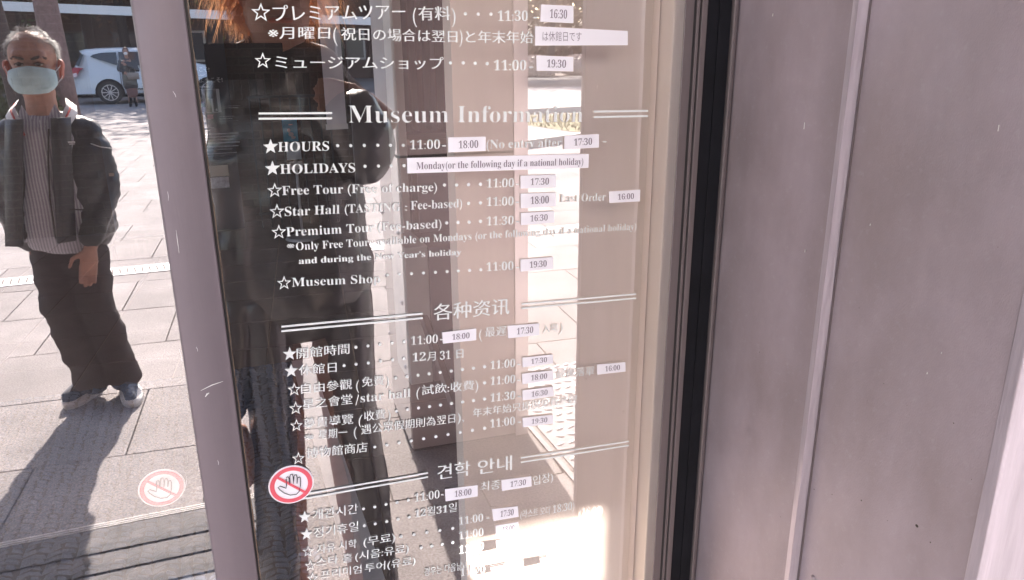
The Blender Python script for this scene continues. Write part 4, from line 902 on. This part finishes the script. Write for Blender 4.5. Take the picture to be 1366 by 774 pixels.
# ------------------------------------------------------------------ PEOPLE (built in mirrored space: x, depth, z; facing -depth; then mirrored)
def rcone(bm, p0, p1, r0, r1, seg=16, front=(0, -1, 0)):
    p0, p1 = Vector(p0), Vector(p1); r0 = r0 if isinstance(r0, tuple) else (r0, r0); r1 = r1 if isinstance(r1, tuple) else (r1, r1)
    d = p1-p0; L = d.length; d.normalize(); f = Vector(front); s = d.cross(f)
    if s.length < .2: f = Vector((1, 0, 0)) if abs(d.x) < .9 else Vector((0, 0, 1)); s = d.cross(f)
    s.normalize(); f = s.cross(d).normalized()
    rings = []
    for ph in (-75, -45, -20, 0): a = radians(ph); m_ = (r0[0]+r0[1])/2; rings.append((p0+d*sin(a)*m_, r0[0]*cos(a), r0[1]*cos(a)))
    for ph in (0, 20, 45, 75): a = radians(ph); m_ = (r1[0]+r1[1])/2; rings.append((p1+d*sin(a)*m_, r1[0]*cos(a), r1[1]*cos(a)))
    R = [[bm.verts.new(c+s*ra*cos(2*pi*k/seg)+f*rb*sin(2*pi*k/seg)) for k in range(seg)] for c, ra, rb in rings]
    for A, B in zip(R, R[1:]):
        for k in range(seg): bm.faces.new((A[k], A[(k+1) % seg], B[(k+1) % seg], B[k]))
    bm.faces.new(R[0][::-1]); bm.faces.new(R[-1])
def ell(bm, c, r, rotx=0):
    g = bmesh.ops.create_uvsphere(bm, u_segments=20, v_segments=12, radius=1)
    bmesh.ops.transform(bm, verts=g['verts'], matrix=Matrix.Translation(c) @ Matrix.Rotation(rotx, 4, 'X') @ Matrix.Diagonal((*r, 1)))
def blob(name, fn, vox, m, parent, base, wr=0, wsc=(8, 8, 8), smooth=4, post=None, sc=1.0, yaw=0):
    bm = bmesh.new(); fn(bm); bmesh.ops.recalc_face_normals(bm, faces=bm.faces)
    me = bpy.data.meshes.new('t'); bm.to_mesh(me); bm.free()
    me = bake(me, [('REMESH', dict(mode='VOXEL', voxel_size=vox, use_smooth_shade=True)), ('SMOOTH', dict(factor=.5, iterations=smooth))])
    if post:
        for v_ in me.vertices: post(v_.co)
    if wr:
        nn = [v_.normal.copy() for v_ in me.vertices]
        for v_, nv in zip(me.vertices, nn):
            c = v_.co; w = noise.noise(Vector((c.x*wsc[0], c.y*wsc[1], c.z*wsc[2]+c.x*2)))+.5*noise.noise(Vector((c.x*wsc[0]*2.3, c.y*wsc[1]*2.3+7, c.z*wsc[2]*2.1)))
            v_.co = c+nv*w*wr
    return place(name, me, m, parent, base, sc, yaw)
WARP = [None]
def place(name, me, m, parent, base, sc=1.0, yaw=0):
    if WARP[0]:
        for v_ in me.vertices: WARP[0](v_.co)
    me.transform(Matrix.Translation((base[0], -base[1], 0)) @ Matrix.Diagonal((sc, -sc, sc, 1)) @ Matrix.Rotation(yaw, 4, 'Z')); me.flip_normals()
    for p in me.polygons: p.use_smooth = True
    return link(name, me, m, parent)
def simple(name, fn, m, parent, base, sc=1.0, yaw=0):
    bm = bmesh.new(); fn(bm); me = tomesh(bm); return place(name, me, m, parent, base, sc, yaw)
def hand(bm, wrist, d, side, r=.0085, curl=.35, up=(0, 0, 1), thumb=1, L=.17):
    """palm and five fingers; d = direction of fingers, side = direction across the palm"""
    w = Vector(wrist); d = Vector(d).normalized(); s = Vector(side).normalized(); s = (s-d*s.dot(d)).normalized(); nrm = d.cross(s)
    rcone(bm, w, w+d*L*.32, (.024, .017), (.036, .016), 12, front=nrm)
    rcone(bm, w+d*L*.3, w+d*L*.45, (.036, .016), (.036, .013), 12, front=nrm)
    for k, (off, ln) in enumerate(((-.028, .38), (-.010, .44), (.009, .42), (.027, .34))):
        a = w+d*L*.48+s*off; b_ = a+(d+nrm*curl*.4).normalized()*L*ln*.45; c = b_+(d+nrm*curl*1.2).normalized()*L*ln*.32; e = c+(d+nrm*curl*2.2).normalized()*L*ln*.25
        rcone(bm, a, b_, r*1.05, r, 8); rcone(bm, b_, c, r, r*.9, 8); rcone(bm, c, e, r*.9, r*.75, 8)
    a = w+d*L*.18+s*.026*(-thumb); b_ = a+(d*.6-s*thumb*.8).normalized()*L*.24; c = b_+(d-s*thumb*.25+nrm*.3).normalized()*L*.2
    rcone(bm, a, b_, r*1.35, r*1.1, 8); rcone(bm, b_, c, r*1.1, r*.8, 8)

def man():
    B = fl(150, 533); base = (B.x, B.y+.05)
    def wp(c):
        if c.z > 1.33:
            u = min(1, (c.z-1.33)/.05); k = 1+.09*u; c.x *= k; c.y *= k; c.z = 1.33+(c.z-1.33)*.55 if c.z < 1.38 else 1.3575+(c.z-1.38)*1.10
        c.x = c.x*1.03-.075*min(1, c.z/.45); c.y *= 1.03; c.z *= 1.035
    WARP[0] = wp
    t = empty('person', (base[0], -base[1], 0), 'older man in a pale mint face mask, open black jacket and dark trousers', 'person')
    def body(bm):
        # head
        ell(bm, (0, .012, 1.505), (.078, .092, .090)); ell(bm, (0, -.018, 1.45), (.066, .068, .088)); ell(bm, (0, -.03, 1.405), (.052, .052, .048))
        ell(bm, (0, -.060, 1.508), (.058, .026, .030)); ell(bm, (0, -.088, 1.452), (.013, .020, .026)); ell(bm, (0, -.093, 1.437), (.018, .014, .011))
        for q in (-1, 1):
            ell(bm, (q*.042, -.058, 1.445), (.024, .022, .024)); ell(bm, (q*.031, -.080, 1.497), (.022, .010, .006))
        rcone(bm, (0, .02, 1.25), (0, .008, 1.40), (.060, .060), (.055, .055))
        rcone(bm, (0, .02, 1.15), (0, .02, 1.25), (.10, .08), (.07, .06))
        rcone(bm, (0, .02, .85), (0, .02, 1.15), (.13, .09), (.13, .09))
        # arms (under the sleeves) and hands
        for q in (-1, 1):
            rcone(bm, (q*.10, .02, 1.20), (q*.15, .02, 1.19), .05, .05)
            rcone(bm, (q*.150, .02, 1.19), (q*.18, .02, .96), .045, .038)
        rcone(bm, (.18, .02, .96), (.108, -.115, .735), .036, .026); rcone(bm, (-.18, .02, .96), (-.13, -.02, .80), .036, .026)
        hand(bm, (.106, -.118, .735), (-.22, -.12, -1), (0, -1, 0) if False else (1, .25, 0), thumb=1, curl=.35, L=.19)
        hand(bm, (-.13, -.02, .80), (.3, -.1, -1), (-.6, -.8, 0), thumb=1, curl=.6, L=.12)
        for q in (-1, 1): rcone(bm, (q*.08, .02, .85), (q*.085, .02, .45), .07, .05); rcone(bm, (q*.085, .02, .45), (q*.09, .03, .08), .045, .035)
    def post(c):
        # eye sockets, forehead lines, smile folds
        for q in (-1, 1):
            dx = (c.x-q*.031)/.020; dz = (c.z-1.478)/.012
            if c.y < -.03:
                g = math.exp(-(dx*dx+dz*dz)); c.y += .018*g
        if c.y < -.05 and 1.50 < c.z < 1.565: c.y += .0028*sin(c.z*2*pi/.0150+c.x*6)*max(0, 1-abs(c.x)/.06)
    blob('body', body, .0052, MT['skin'], t, base, post=post, smooth=3)
    for q in (-1, 1):
        def ear(bm, q=q):
            ell(bm, (q*.086, .012, 1.462), (.010, .020, .034), .15); ell(bm, (q*.091, .010, 1.474), (.010, .022, .020)); ell(bm, (q*.084, .008, 1.436), (.009, .011, .013))
        blob('ear', ear, .004, MT['ear'], t, base, smooth=2)
        simple('eye', lambda bm: ell(bm, (q*.031, -.0705, 1.4775), (.0125, .009, .0050)), MT['eye'], t, base)
        simple('iris', lambda bm: ell(bm, (q*.031, -.0765, 1.4775), (.0075, .005, .0052)), MT['iris'], t, base)
        simple('eyelid', lambda bm: (rcone(bm, (q*.017, -.078, 1.4805), (q*.031, -.0825, 1.4848), .0022, .0030, 8), rcone(bm, (q*.031, -.0825, 1.4848), (q*.047, -.072, 1.4795), .0030, .002, 8)), MT['brow'], t, base)
        simple('eye_bag', lambda bm: (rcone(bm, (q*.018, -.079, 1.468), (q*.031, -.082, 1.4655), .0022, .003, 8), rcone(bm, (q*.031, -.082, 1.4655), (q*.046, -.073, 1.470), .003, .002, 8)), MT['skin'], t, base)
        def brow(bm):
            for k in range(90):
                u = random.random(); x = .012+u*.042; z = 1.496+.006*sin(u*pi)+random.uniform(-.0035, .0035); y = -.0935+.030*(u**2)
                p = Vector((q*x, y, z)); d_ = Vector((q*.007, .001, .002+random.uniform(-.002, .002)))
                tube(bm, [p, p+d_], [.0011, .0003], 4)
            rcone(bm, (q*.014, -.0860, 1.4965), (q*.034, -.0845, 1.5005), .0040, .0042, 8); rcone(bm, (q*.034, -.0845, 1.5005), (q*.049, -.0700, 1.4975), .0042, .0015, 8)
        simple('eyebrow', brow, MT['brow'], t, base)
    # hair: short strands round the sides, thin on top
    def hair(bm):
        for k in range(9000):
            th = random.uniform(-pi, pi); ph = random.uniform(-.25, 1.45)
            x = cos(ph)*sin(th); y = -cos(ph)*cos(th); z = sin(ph)
            fr = (.80-.35*abs(x))+.10*random.gauss(0, 1)
            if y < -.2 and z < fr: continue
            if y < .1 and z < .1: continue
            if z > .62 and random.random() < .82: continue
            p = Vector((x*.080, .012+y*.094, 1.505+z*.092)); nrm = Vector((x/.08, y/.094, z/.092)).normalized()
            down = Vector((x*.6, y*.2+.5, -.8)); down = (down-nrm*down.dot(nrm)).normalized(); L = random.uniform(.010, .026)
            jr = Vector((random.gauss(0, .35), random.gauss(0, .35), random.gauss(0, .25))); L *= random.uniform(.6, 1.5); q_ = p+(down*.8+nrm*.45+jr).normalized()*L; r_ = p+(down*.4+nrm*.5+jr*.6).normalized()*L*.5; w = down.cross(nrm)*.0009
            bm.faces.new([bm.verts.new(p-w), bm.verts.new(p+w), bm.verts.new(r_+w), bm.verts.new(r_-w)]); bm.faces.new([bm.verts.new(r_-w), bm.verts.new(r_+w), bm.verts.new(q_)])
    simple('hair', hair, MT['ghair'], t, base)
    # mask
    def mask(bm):
        n_u, n_v = 29, 25; g = []
        for j in range(n_v):
            v_ = j/(n_v-1); row = []
            for i in range(n_u):
                u = -1+2*i/(n_u-1)
                top = 1.462+.010*(1-abs(u)**1.5)*1.2-.006*abs(u); bot = 1.372+.034*abs(u)**2.2
                z = bot+(top-bot)*v_; a = u*1.15; ph = (v_-.5)
                y = -.018-.090*cos(a)*(1-.16*(2*ph)**2)-.010*max(0, 1-abs(u)*2)*max(0, ph*2); x = .079*sin(a)/sin(1.15)*(1-.05*(2*ph)**2)
                y -= .0022*(abs(((v_*6) % 1)-.5)*2)*(1-abs(u)**4)+.0015*noise.noise(Vector((u*3, v_*4, 2)))
                row.append(bm.verts.new((x, y, z)))
            g.append(row)
        for A, B in zip(g, g[1:]):
            for k in range(n_u-1): bm.faces.new((A[k], A[k+1], B[k+1], B[k]))
        fs = bm.faces[:]; ex = bmesh.ops.extrude_face_region(bm, geom=fs); bmesh.ops.translate(bm, verts=[e for e in ex['geom'] if isinstance(e, bmesh.types.BMVert)], vec=(0, .0025, 0))
    simple('face_mask', mask, MT['mask'], t, base)
    for q in (-1, 1):
        simple('ear_loop', lambda bm: (tube(bm, [(q*.077, -.052, 1.452), (q*.088, -.02, 1.468), (q*.092, .012, 1.482), (q*.088, .026, 1.470)], .0014, 6), tube(bm, [(q*.077, -.052, 1.412), (q*.086, -.02, 1.425), (q*.090, .012, 1.440), (q*.088, .026, 1.452)], .0014, 6)), MT['maskw'], t, base)
    # shirt
    def shirt(bm):
        rcone(bm, (-.005, .0, .78), (0, .0, 1.16), (.150, .112), (.140, .100)); rcone(bm, (0, .0, 1.14), (0, .02, 1.20), (.135, .095), (.095, .055))
        rcone(bm, (-.01, -.01, .800), (0, 0, .84), (.160, .118), (.150, .112))
    blob('shirt', shirt, .009, MT['shirt'], t, base, wr=.006, wsc=(9, 6, 5))
    for q in (-1, 1):
        simple('shirt_collar', lambda bm: (bm.faces.new([bm.verts.new(p) for p in ((q*.016, -.088, 1.235), (q*.058, -.052, 1.312), (q*.080, -.055, 1.262), (q*.050, -.110, 1.205))])), MT['shirt'], t, base)
    def placket(bm):
        for k in range(12):
            z0 = .80+k*.038; tube(bm, [(.004, -.116+.012*(z0-.8)/.4, z0), (.004, -.116+.012*(z0-.762)/.4, z0+.037)], .0022, 5)
    simple('placket', placket, MT['collar'], t, base)
    # jacket: an open shell
    def jacket(bm):
        for q in (-1, 1):
            # body half
            rcone(bm, (q*.120, .028, .80), (q*.118, .028, 1.10), (.085, .125), (.085, .118)); rcone(bm, (q*.118, .028, 1.10), (q*.105, .02, 1.19), (.085, .11), (.080, .085))
            rcone(bm, (q*.105, .02, 1.19), (q*.06, .025, 1.235), (.07, .08), (.045, .06)); rcone(bm, (q*.09, .05, .78), (q*.09, .05, 1.15), (.09, .10), (.09, .10))
            rcone(bm, (q*.140, .02, 1.185), (q*.168, .02, 1.06), .070, .070); rcone(bm, (q*.168, .02, 1.06), (q*.180, .015, .95), .070, .064)
        rcone(bm, (.180, .015, .95), (.122, -.10, .79), .062, .048); rcone(bm, (.122, -.10, .79), (.113, -.108, .765), .048, .042)
        rcone(bm, (-.180, .015, .95), (-.160, -.03, .80), .062, .056)
    jk = blob('jacket', jacket, .0085, MT['jacket'], t, base, wr=.013, wsc=(9, 9, 17), smooth=3, post=None)
    # open the front of the jacket with lapel panels: shirt panel proud of it
    def front(bm):
        n_ = 18; rows = []
        for k in range(n_):
            z = .765+(1.225-.765)*k/(n_-1); u = k/(n_-1); hwL = .085-.030*u+.008*sin(u*9); hwR = .055-.01*u; y0 = -.128+.035*u**3-.004*sin(u*14)
            if z < .8: y0 -= .0
            sf = -.055*(1-u); rows.append([bm.verts.new((x+sf, y0+.030*abs(x/.09)**2.5+.004*sin(x*60+u*7)+abs(sf)*.25, z)) for x in [-hwL+(hwL+hwR)*i/10 for i in range(11)]])
        for A, B in zip(rows, rows[1:]):
            for i in range(10): bm.faces.new((A[i], A[i+1], B[i+1], B[i]))
        ex = bmesh.ops.extrude_face_region(bm, geom=bm.faces[:]); bmesh.ops.translate(bm, verts=[e for e in ex['geom'] if isinstance(e, bmesh.types.BMVert)], vec=(0, .02, 0))
    simple('shirt_front', front, MT['shirt'], t, base)
    for q in (-1, 1):
        def lap(bm):
            n_ = 14; rows = []
            for k in range(n_):
                u = k/(n_-1); z = .76+.50*u; xi = (.082-.026*u+.055*(1-u)) if q < 0 else (.052-.006*u-.060*(1-u)); y0 = -.140+.035*u**3
                rows.append([bm.verts.new((q*(xi+dx), y0+dy+.004*sin(u*11+dx*60), z)) for dx, dy in ((-.004, .012), (0, -.002), (.03, .004), (.065, .03))])
            for A, B in zip(rows, rows[1:]):
                for i in range(3): bm.faces.new((A[i], A[i+1], B[i+1], B[i]))
            ex = bmesh.ops.extrude_face_region(bm, geom=bm.faces[:]); bmesh.ops.translate(bm, verts=[e for e in ex['geom'] if isinstance(e, bmesh.types.BMVert)], vec=(0, .006, 0))
        simple('lapel', lap, MT['jacket'], t, base)
        # stand collar white with red piping
        def col(bm):
            for k in range(9):
                pass
            pts = [(q*.050, -.085, 1.215), (q*.074, -.062, 1.262), (q*.092, -.015, 1.300), (q*.085, .05, 1.325)]
            A = [bm.verts.new(p) for p in pts]; Bv = [bm.verts.new((p[0]*1.32+q*.008, p[1]*1.05, p[2]-.034)) for p in pts]
            for i in range(3): bm.faces.new((A[i], A[i+1], Bv[i+1], Bv[i]))
            ex = bmesh.ops.extrude_face_region(bm, geom=bm.faces[:]); bmesh.ops.translate(bm, verts=[e for e in ex['geom'] if isinstance(e, bmesh.types.BMVert)], vec=(0, .006, .004))
        simple('jacket_collar', col, MT['collar'], t, base)
        simple('red_piping', lambda bm: tube(bm, [(q*.058, -.092, 1.196), (q*.085, -.070, 1.246), (q*.106, -.020, 1.287), (q*.098, .05, 1.312)], .0042, 6), MT['redtrim'], t, base)
    def details(bm):
        tube(bm, [(-.012, -.138, .78), (-.006, -.134, .95), (.012, -.125, 1.10), (.032, -.112, 1.22)], .0035, 6)
        tube(bm, [(.060, -.150, .90), (.125, -.120, .885)], .003, 5); tube(bm, [(.085, -.148, 1.04), (.150, -.090, 1.035)], .0022, 5)
    simple('zip', details, MT['tyre'], t, base)
    simple('cuff', lambda bm: rcone(bm, (.125, -.098, .800), (.113, -.110, .772), .050, .047, 14), MT['tyre'], t, base)
    def logo(bm, x, z, w, h, y=-.075): 
        bm.faces.new([bm.verts.new(p) for p in ((x-w, y, z-h), (x+w, y, z-h), (x+w, y, z+h), (x-w, y, z+h))])
    simple('chest_mark', lambda bm: (logo(bm, .105, 1.165, .013, .003, -.118), logo(bm, .105, 1.157, .010, .0016, -.119)), MT['collar'], t, base)
    simple('sleeve_mark', lambda bm: (logo(bm, .225, 1.02, .010, .007, -.078), ), MT['bag'], t, base)
    simple('sleeve_seam', lambda bm: tube(bm, [(.165, -.062, 1.150), (.20, -.07, 1.135), (.245, -.055, 1.125)], .0022, 5), MT['collar'], t, base)
    # trousers
    def trousers(bm):
        rcone(bm, (0, .01, .70), (0, .015, .80), (.135, .105), (.13, .10))
        for q in (-1, 1):
            rcone(bm, (q*.062, .01, .74), (q*.070, .0, .42), (.092, .10), (.078, .085)); rcone(bm, (q*.070, .0, .42), (q*.066, .015, .12), (.078, .085), (.070, .075))
            rcone(bm, (q*.066, .015, .12), (q*.066, .005, .09), (.074, .08), (.074, .08))
    blob('trousers', trousers, .010, MT['trouser'], t, base, wr=.013, wsc=(8, 8, 13), smooth=3)
    for q, dx, dy, ang in ((-1, -.035, .06, -.45), (1, .01, -.01, .12)):
        ca, sa = cos(ang), sin(ang)
        def T(x, y, z): return (q*.068+dx+x*ca-y*sa, .0+dy+x*sa+y*ca, z)
        def shoe(bm):
            rcone(bm, T(0, .06, .055), T(0, -.03, .05), (.040, .045), (.042, .038)); rcone(bm, T(0, -.03, .045), T(0, -.135, .035), (.043, .032), (.042, .024)); rcone(bm, T(0, .05, .06), T(0, .04, .12), .042, .045)
        blob('shoe', shoe, .007, MT['shoe'], t, base, smooth=3)
        def sole(bm):
            n_ = 24; a = []; b_ = []
            for k in range(n_):
                th = 2*pi*k/n_; x = .048*sin(th)*(1.0 if cos(th) < .3 else 1.06); y = -.045-.128*cos(th)
                a.append(bm.verts.new(T(x, y, .001))); b_.append(bm.verts.new(T(x*.97, y, .026+.012*abs(cos(th))**3)))
            bm.faces.new(a); bm.faces.new(b_[::-1])
            for k in range(n_): bm.faces.new((a[k], a[(k+1) % n_], b_[(k+1) % n_], b_[k]))
        simple('sole', sole, MT['sole'], t, base)
        simple('lace', lambda bm: [tube(bm, [T(-.018, -.03-k*.018, .078-k*.006), T(.018, -.03-k*.018, .078-k*.006)], .003, 5) for k in range(4)], MT['maskw'], t, base)
    return t
man(); WARP[0] = None

def photographer():
    by = .93; c = at(369, 20, by); base = (c.x, by)
    t = empty('person', (c.x, -by, 0), 'photographer with bushy light brown hair and black quilted coat holding a phone', 'person')
    ch = at(371, 60, by-.08).z; Hd = ch
    sh = at(300, 72, by)
    shl = at(272, 66, by).x-c.x; shr = at(462, 84, by).x-c.x
    shz = at(290, 75, by).z; el = at(505, 212, by-.12); hnd = at(440, 122, .80)
    E = (el.x-c.x-.035, -.12, el.z+.05); Hn = (hnd.x-c.x+.03, -.13, hnd.z-.005)
    def body(bm):
        ell(bm, (0, .02, Hd+.13), (.080, .095, .100)); ell(bm, (0, -.01, Hd+.065), (.066, .074, .075)); ell(bm, (0, -.025, Hd+.035), (.048, .050, .036)); ell(bm, (0, -.085, Hd+.10), (.013, .02, .022))
        rcone(bm, (0, .02, Hd-.1), (0, .012, Hd+.04), .058, .054); rcone(bm, (0, .03, Hd-.5), (0, .03, Hd-.1), (.15, .10), (.12, .07))
        rcone(bm, (Hn[0]+.085, Hn[1]+.04, Hn[2]-.06), (Hn[0]+.045, Hn[1]+.02, Hn[2]-.02), .026, .022)
        hand(bm, (Hn[0]+.045, Hn[1]+.02, Hn[2]-.02), (-1, -.1, .2), (0, 0, -1), thumb=-1, curl=.25, L=.12, r=.0085)
        hand(bm, (-.17, -.02, .74), (.05, -.2, -1), (-.6, -.8, 0), L=.17)
        for q in (-1, 1): rcone(bm, (q*.08, .03, .9), (q*.1, .03, .1), .07, .04)
    blob('body', body, .0062, MT['skin2'], t, base, smooth=3)
    simple('lips', lambda bm: (rcone(bm, (-.02, -.078, Hd+.045), (0, -.083, Hd+.046), .004, .006, 8), rcone(bm, (0, -.083, Hd+.046), (.02, -.078, Hd+.045), .006, .004, 8)), MT['ear'], t, base)
    for q in (-1, 1): simple('eye', lambda bm: ell(bm, (q*.03, -.078, Hd+.128), (.012, .008, .006)), MT['iris'], t, base)
    def coat(bm):
        rcone(bm, (.008, .03, 1.08), (.005, .03, shz-.22), (.160, .13), (.152, .125)); rcone(bm, (0, .03, shz-.22), (0, .03, shz-.07), (.17, .12), (.150, .09)); rcone(bm, (0, .03, shz-.07), (0, .03, Hd-.045), (.09, .075), (.065, .062))
        rcone(bm, (.008, .04, 1.05), (.008, .03, 1.10), (.156, .12), (.160, .13))
        rcone(bm, (shl+.06, .02, shz-.06), (shl+.02, .02, 1.12), .070, .062); rcone(bm, (shl+.02, .02, 1.12), (-.19, -.02, .80), .060, .046)
        rcone(bm, (shr-.07, .02, shz-.06), E, .074, .068); rcone(bm, E, (E[0]*.55+Hn[0]*.45, E[1]*.55+Hn[1]*.45, E[2]*.55+Hn[2]*.45), .070, .058)
        rcone(bm, (E[0]*.55+Hn[0]*.45, E[1]*.55+Hn[1]*.45, E[2]*.55+Hn[2]*.45), (E[0]*.25+Hn[0]*.75+.02, E[1]*.2+Hn[1]*.8+.02, E[2]*.25+Hn[2]*.75-.02), .056, .042)
        ell(bm, (E[0]+.005, E[1]+.02, E[2]-.022), (.070, .075, .082))
    blob('coat', coat, .010, MT['coatb'], t, base, wr=.010, wsc=(8, 8, 11), smooth=2)
    def legs(bm):
        rcone(bm, (0, .03, 1.09), (0, .03, 1.12), (.14, .10), (.13, .11))
        for q, a in ((-1, 0), (1, 0)):
            rcone(bm, (q*.092, .03, 1.02), (q*.098, .0, .70), (.070, .09), (.054, .07)); rcone(bm, (q*.098, .0, .70), (q*.115, .0, .45), (.054, .07), (.050, .06)); rcone(bm, (q*.115, .0, .45), (q*.135, .03, .10), (.052, .062), (.050, .06))
    blob('trousers', legs, .010, MT['coatb'], t, base, wr=.008, wsc=(9, 9, 7), smooth=3)
    for q in (-1, 1):
        def shoe(bm): rcone(bm, (q*.125, .07, .05), (q*.13, -.02, .05), (.042, .045), (.045, .04)); rcone(bm, (q*.13, -.02, .045), (q*.14, -.13, .035), (.045, .034), (.042, .026))
        blob('shoe', shoe, .008, MT['black'], t, base)
    def hair(bm):
        rnd = random.Random(5)
        for k in range(7000):
            th = rnd.uniform(-pi, pi); ph = rnd.uniform(-.95, 1.5); x = cos(ph)*sin(th); y = -cos(ph)*cos(th); z = sin(ph)
            if y < -.35 and z < .62: continue
            p = Vector((x*.084, .02+y*.098, Hd+.13+z*.103)); nrm = Vector((x, y, z)).normalized(); dn = Vector((x*.35, y*.15, -1)); dn = (dn-nrm*dn.dot(nrm)*.7).normalized()
            L = rnd.uniform(.06, .14) if z > -.2 else rnd.uniform(.04, .09); pts = [p]; d_ = (nrm*.9+dn*.4+Vector((rnd.gauss(0, .25), rnd.gauss(0, .25), rnd.gauss(0, .2)))).normalized()
            for s_ in range(3):
                pts.append(pts[-1]+d_*L/3); d_ = (d_*.6+dn*.7+Vector((rnd.gauss(0, .18), rnd.gauss(0, .18), 0))).normalized()
            w = d_.cross(nrm+Vector((.01, 0, 0))).normalized()*.0011; pr = None
            for i, q_ in enumerate(pts):
                ww = w*(1-i/3.3); cur = (bm.verts.new(q_-ww), bm.verts.new(q_+ww))
                if pr: bm.faces.new((pr[0], pr[1], cur[1], cur[0]))
                pr = cur
    simple('hair', hair, MT['ohair'], t, base)
    ph = empty('phone', (CAM.x+.06, CAM.y-.008, CAM.z), 'black phone held up sideways by the photographer', 'phone')
    box('phone_body', (CAM.x-.005, CAM.y-.010, CAM.z-.060), (CAM.x+.135, CAM.y-.002, CAM.z+.006), MT['black'], ph, .002)
    box('screen', (CAM.x-.001, CAM.y-.0115, CAM.z-.056), (CAM.x+.131, CAM.y-.0105, CAM.z+.002), MT['carglass'], ph)
photographer()

def woman():
    b0 = fl(180, 139); base = (b0.x, b0.y-2.0+1.0); s = 1.0
    base = (at(178, 139, b0.y-1.1).x, b0.y-1.1)
    t = empty('person', (base[0], -base[1], 0), 'woman in a dark coat with a taupe handbag standing beside the white car', 'person')
    def body(bm):
        ell(bm, (0, .01, 1.47), (.072, .085, .10)); ell(bm, (0, -.02, 1.42), (.055, .06, .07)); rcone(bm, (0, .01, 1.2), (0, .01, 1.38), .05, .045); rcone(bm, (0, .02, .9), (0, .02, 1.2), (.11, .08), (.12, .08))
        hand(bm, (-.02, -.15, 1.12), (-.6, -.3, .5), (0, 0, 1), L=.15); hand(bm, (-.10, -.14, .95), (.5, -.2, -.5), (0, 0, 1), L=.15)
        for q in (-1, 1): rcone(bm, (q*.06, .02, .9), (q*.07, .02, .12), .06, .04)
    blob('body', body, .009, MT['skin2'], t, base)
    def coat(bm):
        rcone(bm, (0, .02, .58), (0, .02, 1.08), (.19, .14), (.16, .12)); rcone(bm, (0, .02, 1.08), (0, .02, 1.24), (.17, .11), (.09, .07))
        rcone(bm, (.16, .02, 1.2), (.23, -.02, .98), .06, .055); rcone(bm, (.23, -.02, .98), (.02, -.14, 1.10), .052, .042); rcone(bm, (-.16, .02, 1.2), (-.23, -.02, 1.0), .06, .055); rcone(bm, (-.23, -.02, 1.0), (-.11, -.13, .95), .052, .042)
    blob('coat', coat, .012, MT['coatb'], t, base, wr=.008)
    blob('skirt', lambda bm: rcone(bm, (.02, .02, .36), (0, .02, .62), (.14, .12), (.15, .12)), .014, MT['skirt'], t, base, wr=.008)
    for q in (-1, 1): blob('boot', lambda bm: (rcone(bm, (q*.06, .02, .36), (q*.07, .02, .07), .048, .040), rcone(bm, (q*.07, .03, .045), (q*.075, -.09, .035), .04, .032)), .010, MT['black'], t, base)
    blob('hair', lambda bm: (ell(bm, (0, .03, 1.485), (.085, .095, .105)), ), .010, MT['bhair'], t, base)
    simple('face_mask', lambda bm: ell(bm, (0, -.055, 1.42), (.05, .04, .042)), MT['maskw'], t, base)
    hb = empty('handbag', (base[0]+.1, -base[1]+.2, .78), 'taupe handbag held by the woman beside the car', 'handbag')
    def bag(bm):
        lo = [(-.03, -.24), (.27, -.24), (.27, -.16), (-.03, -.16)]
        a = [bm.verts.new((x, y, .74)) for x, y in lo]; b_ = [bm.verts.new((x*.92+.01, y*1.0, .92)) for x, y in lo]
        bm.faces.new(a); bm.faces.new(b_[::-1])
        for k in range(4): bm.faces.new((a[k], a[(k+1) % 4], b_[(k+1) % 4], b_[k]))
    simple('bag_body', bag, MT['bag'], hb, base); simple('bag_handle', lambda bm: tube(bm, [(.03, -.2, .92), (.06, -.2, 1.02), (.17, -.2, 1.02), (.21, -.2, .92)], .009, 6), MT['bag'], hb, base)
woman()
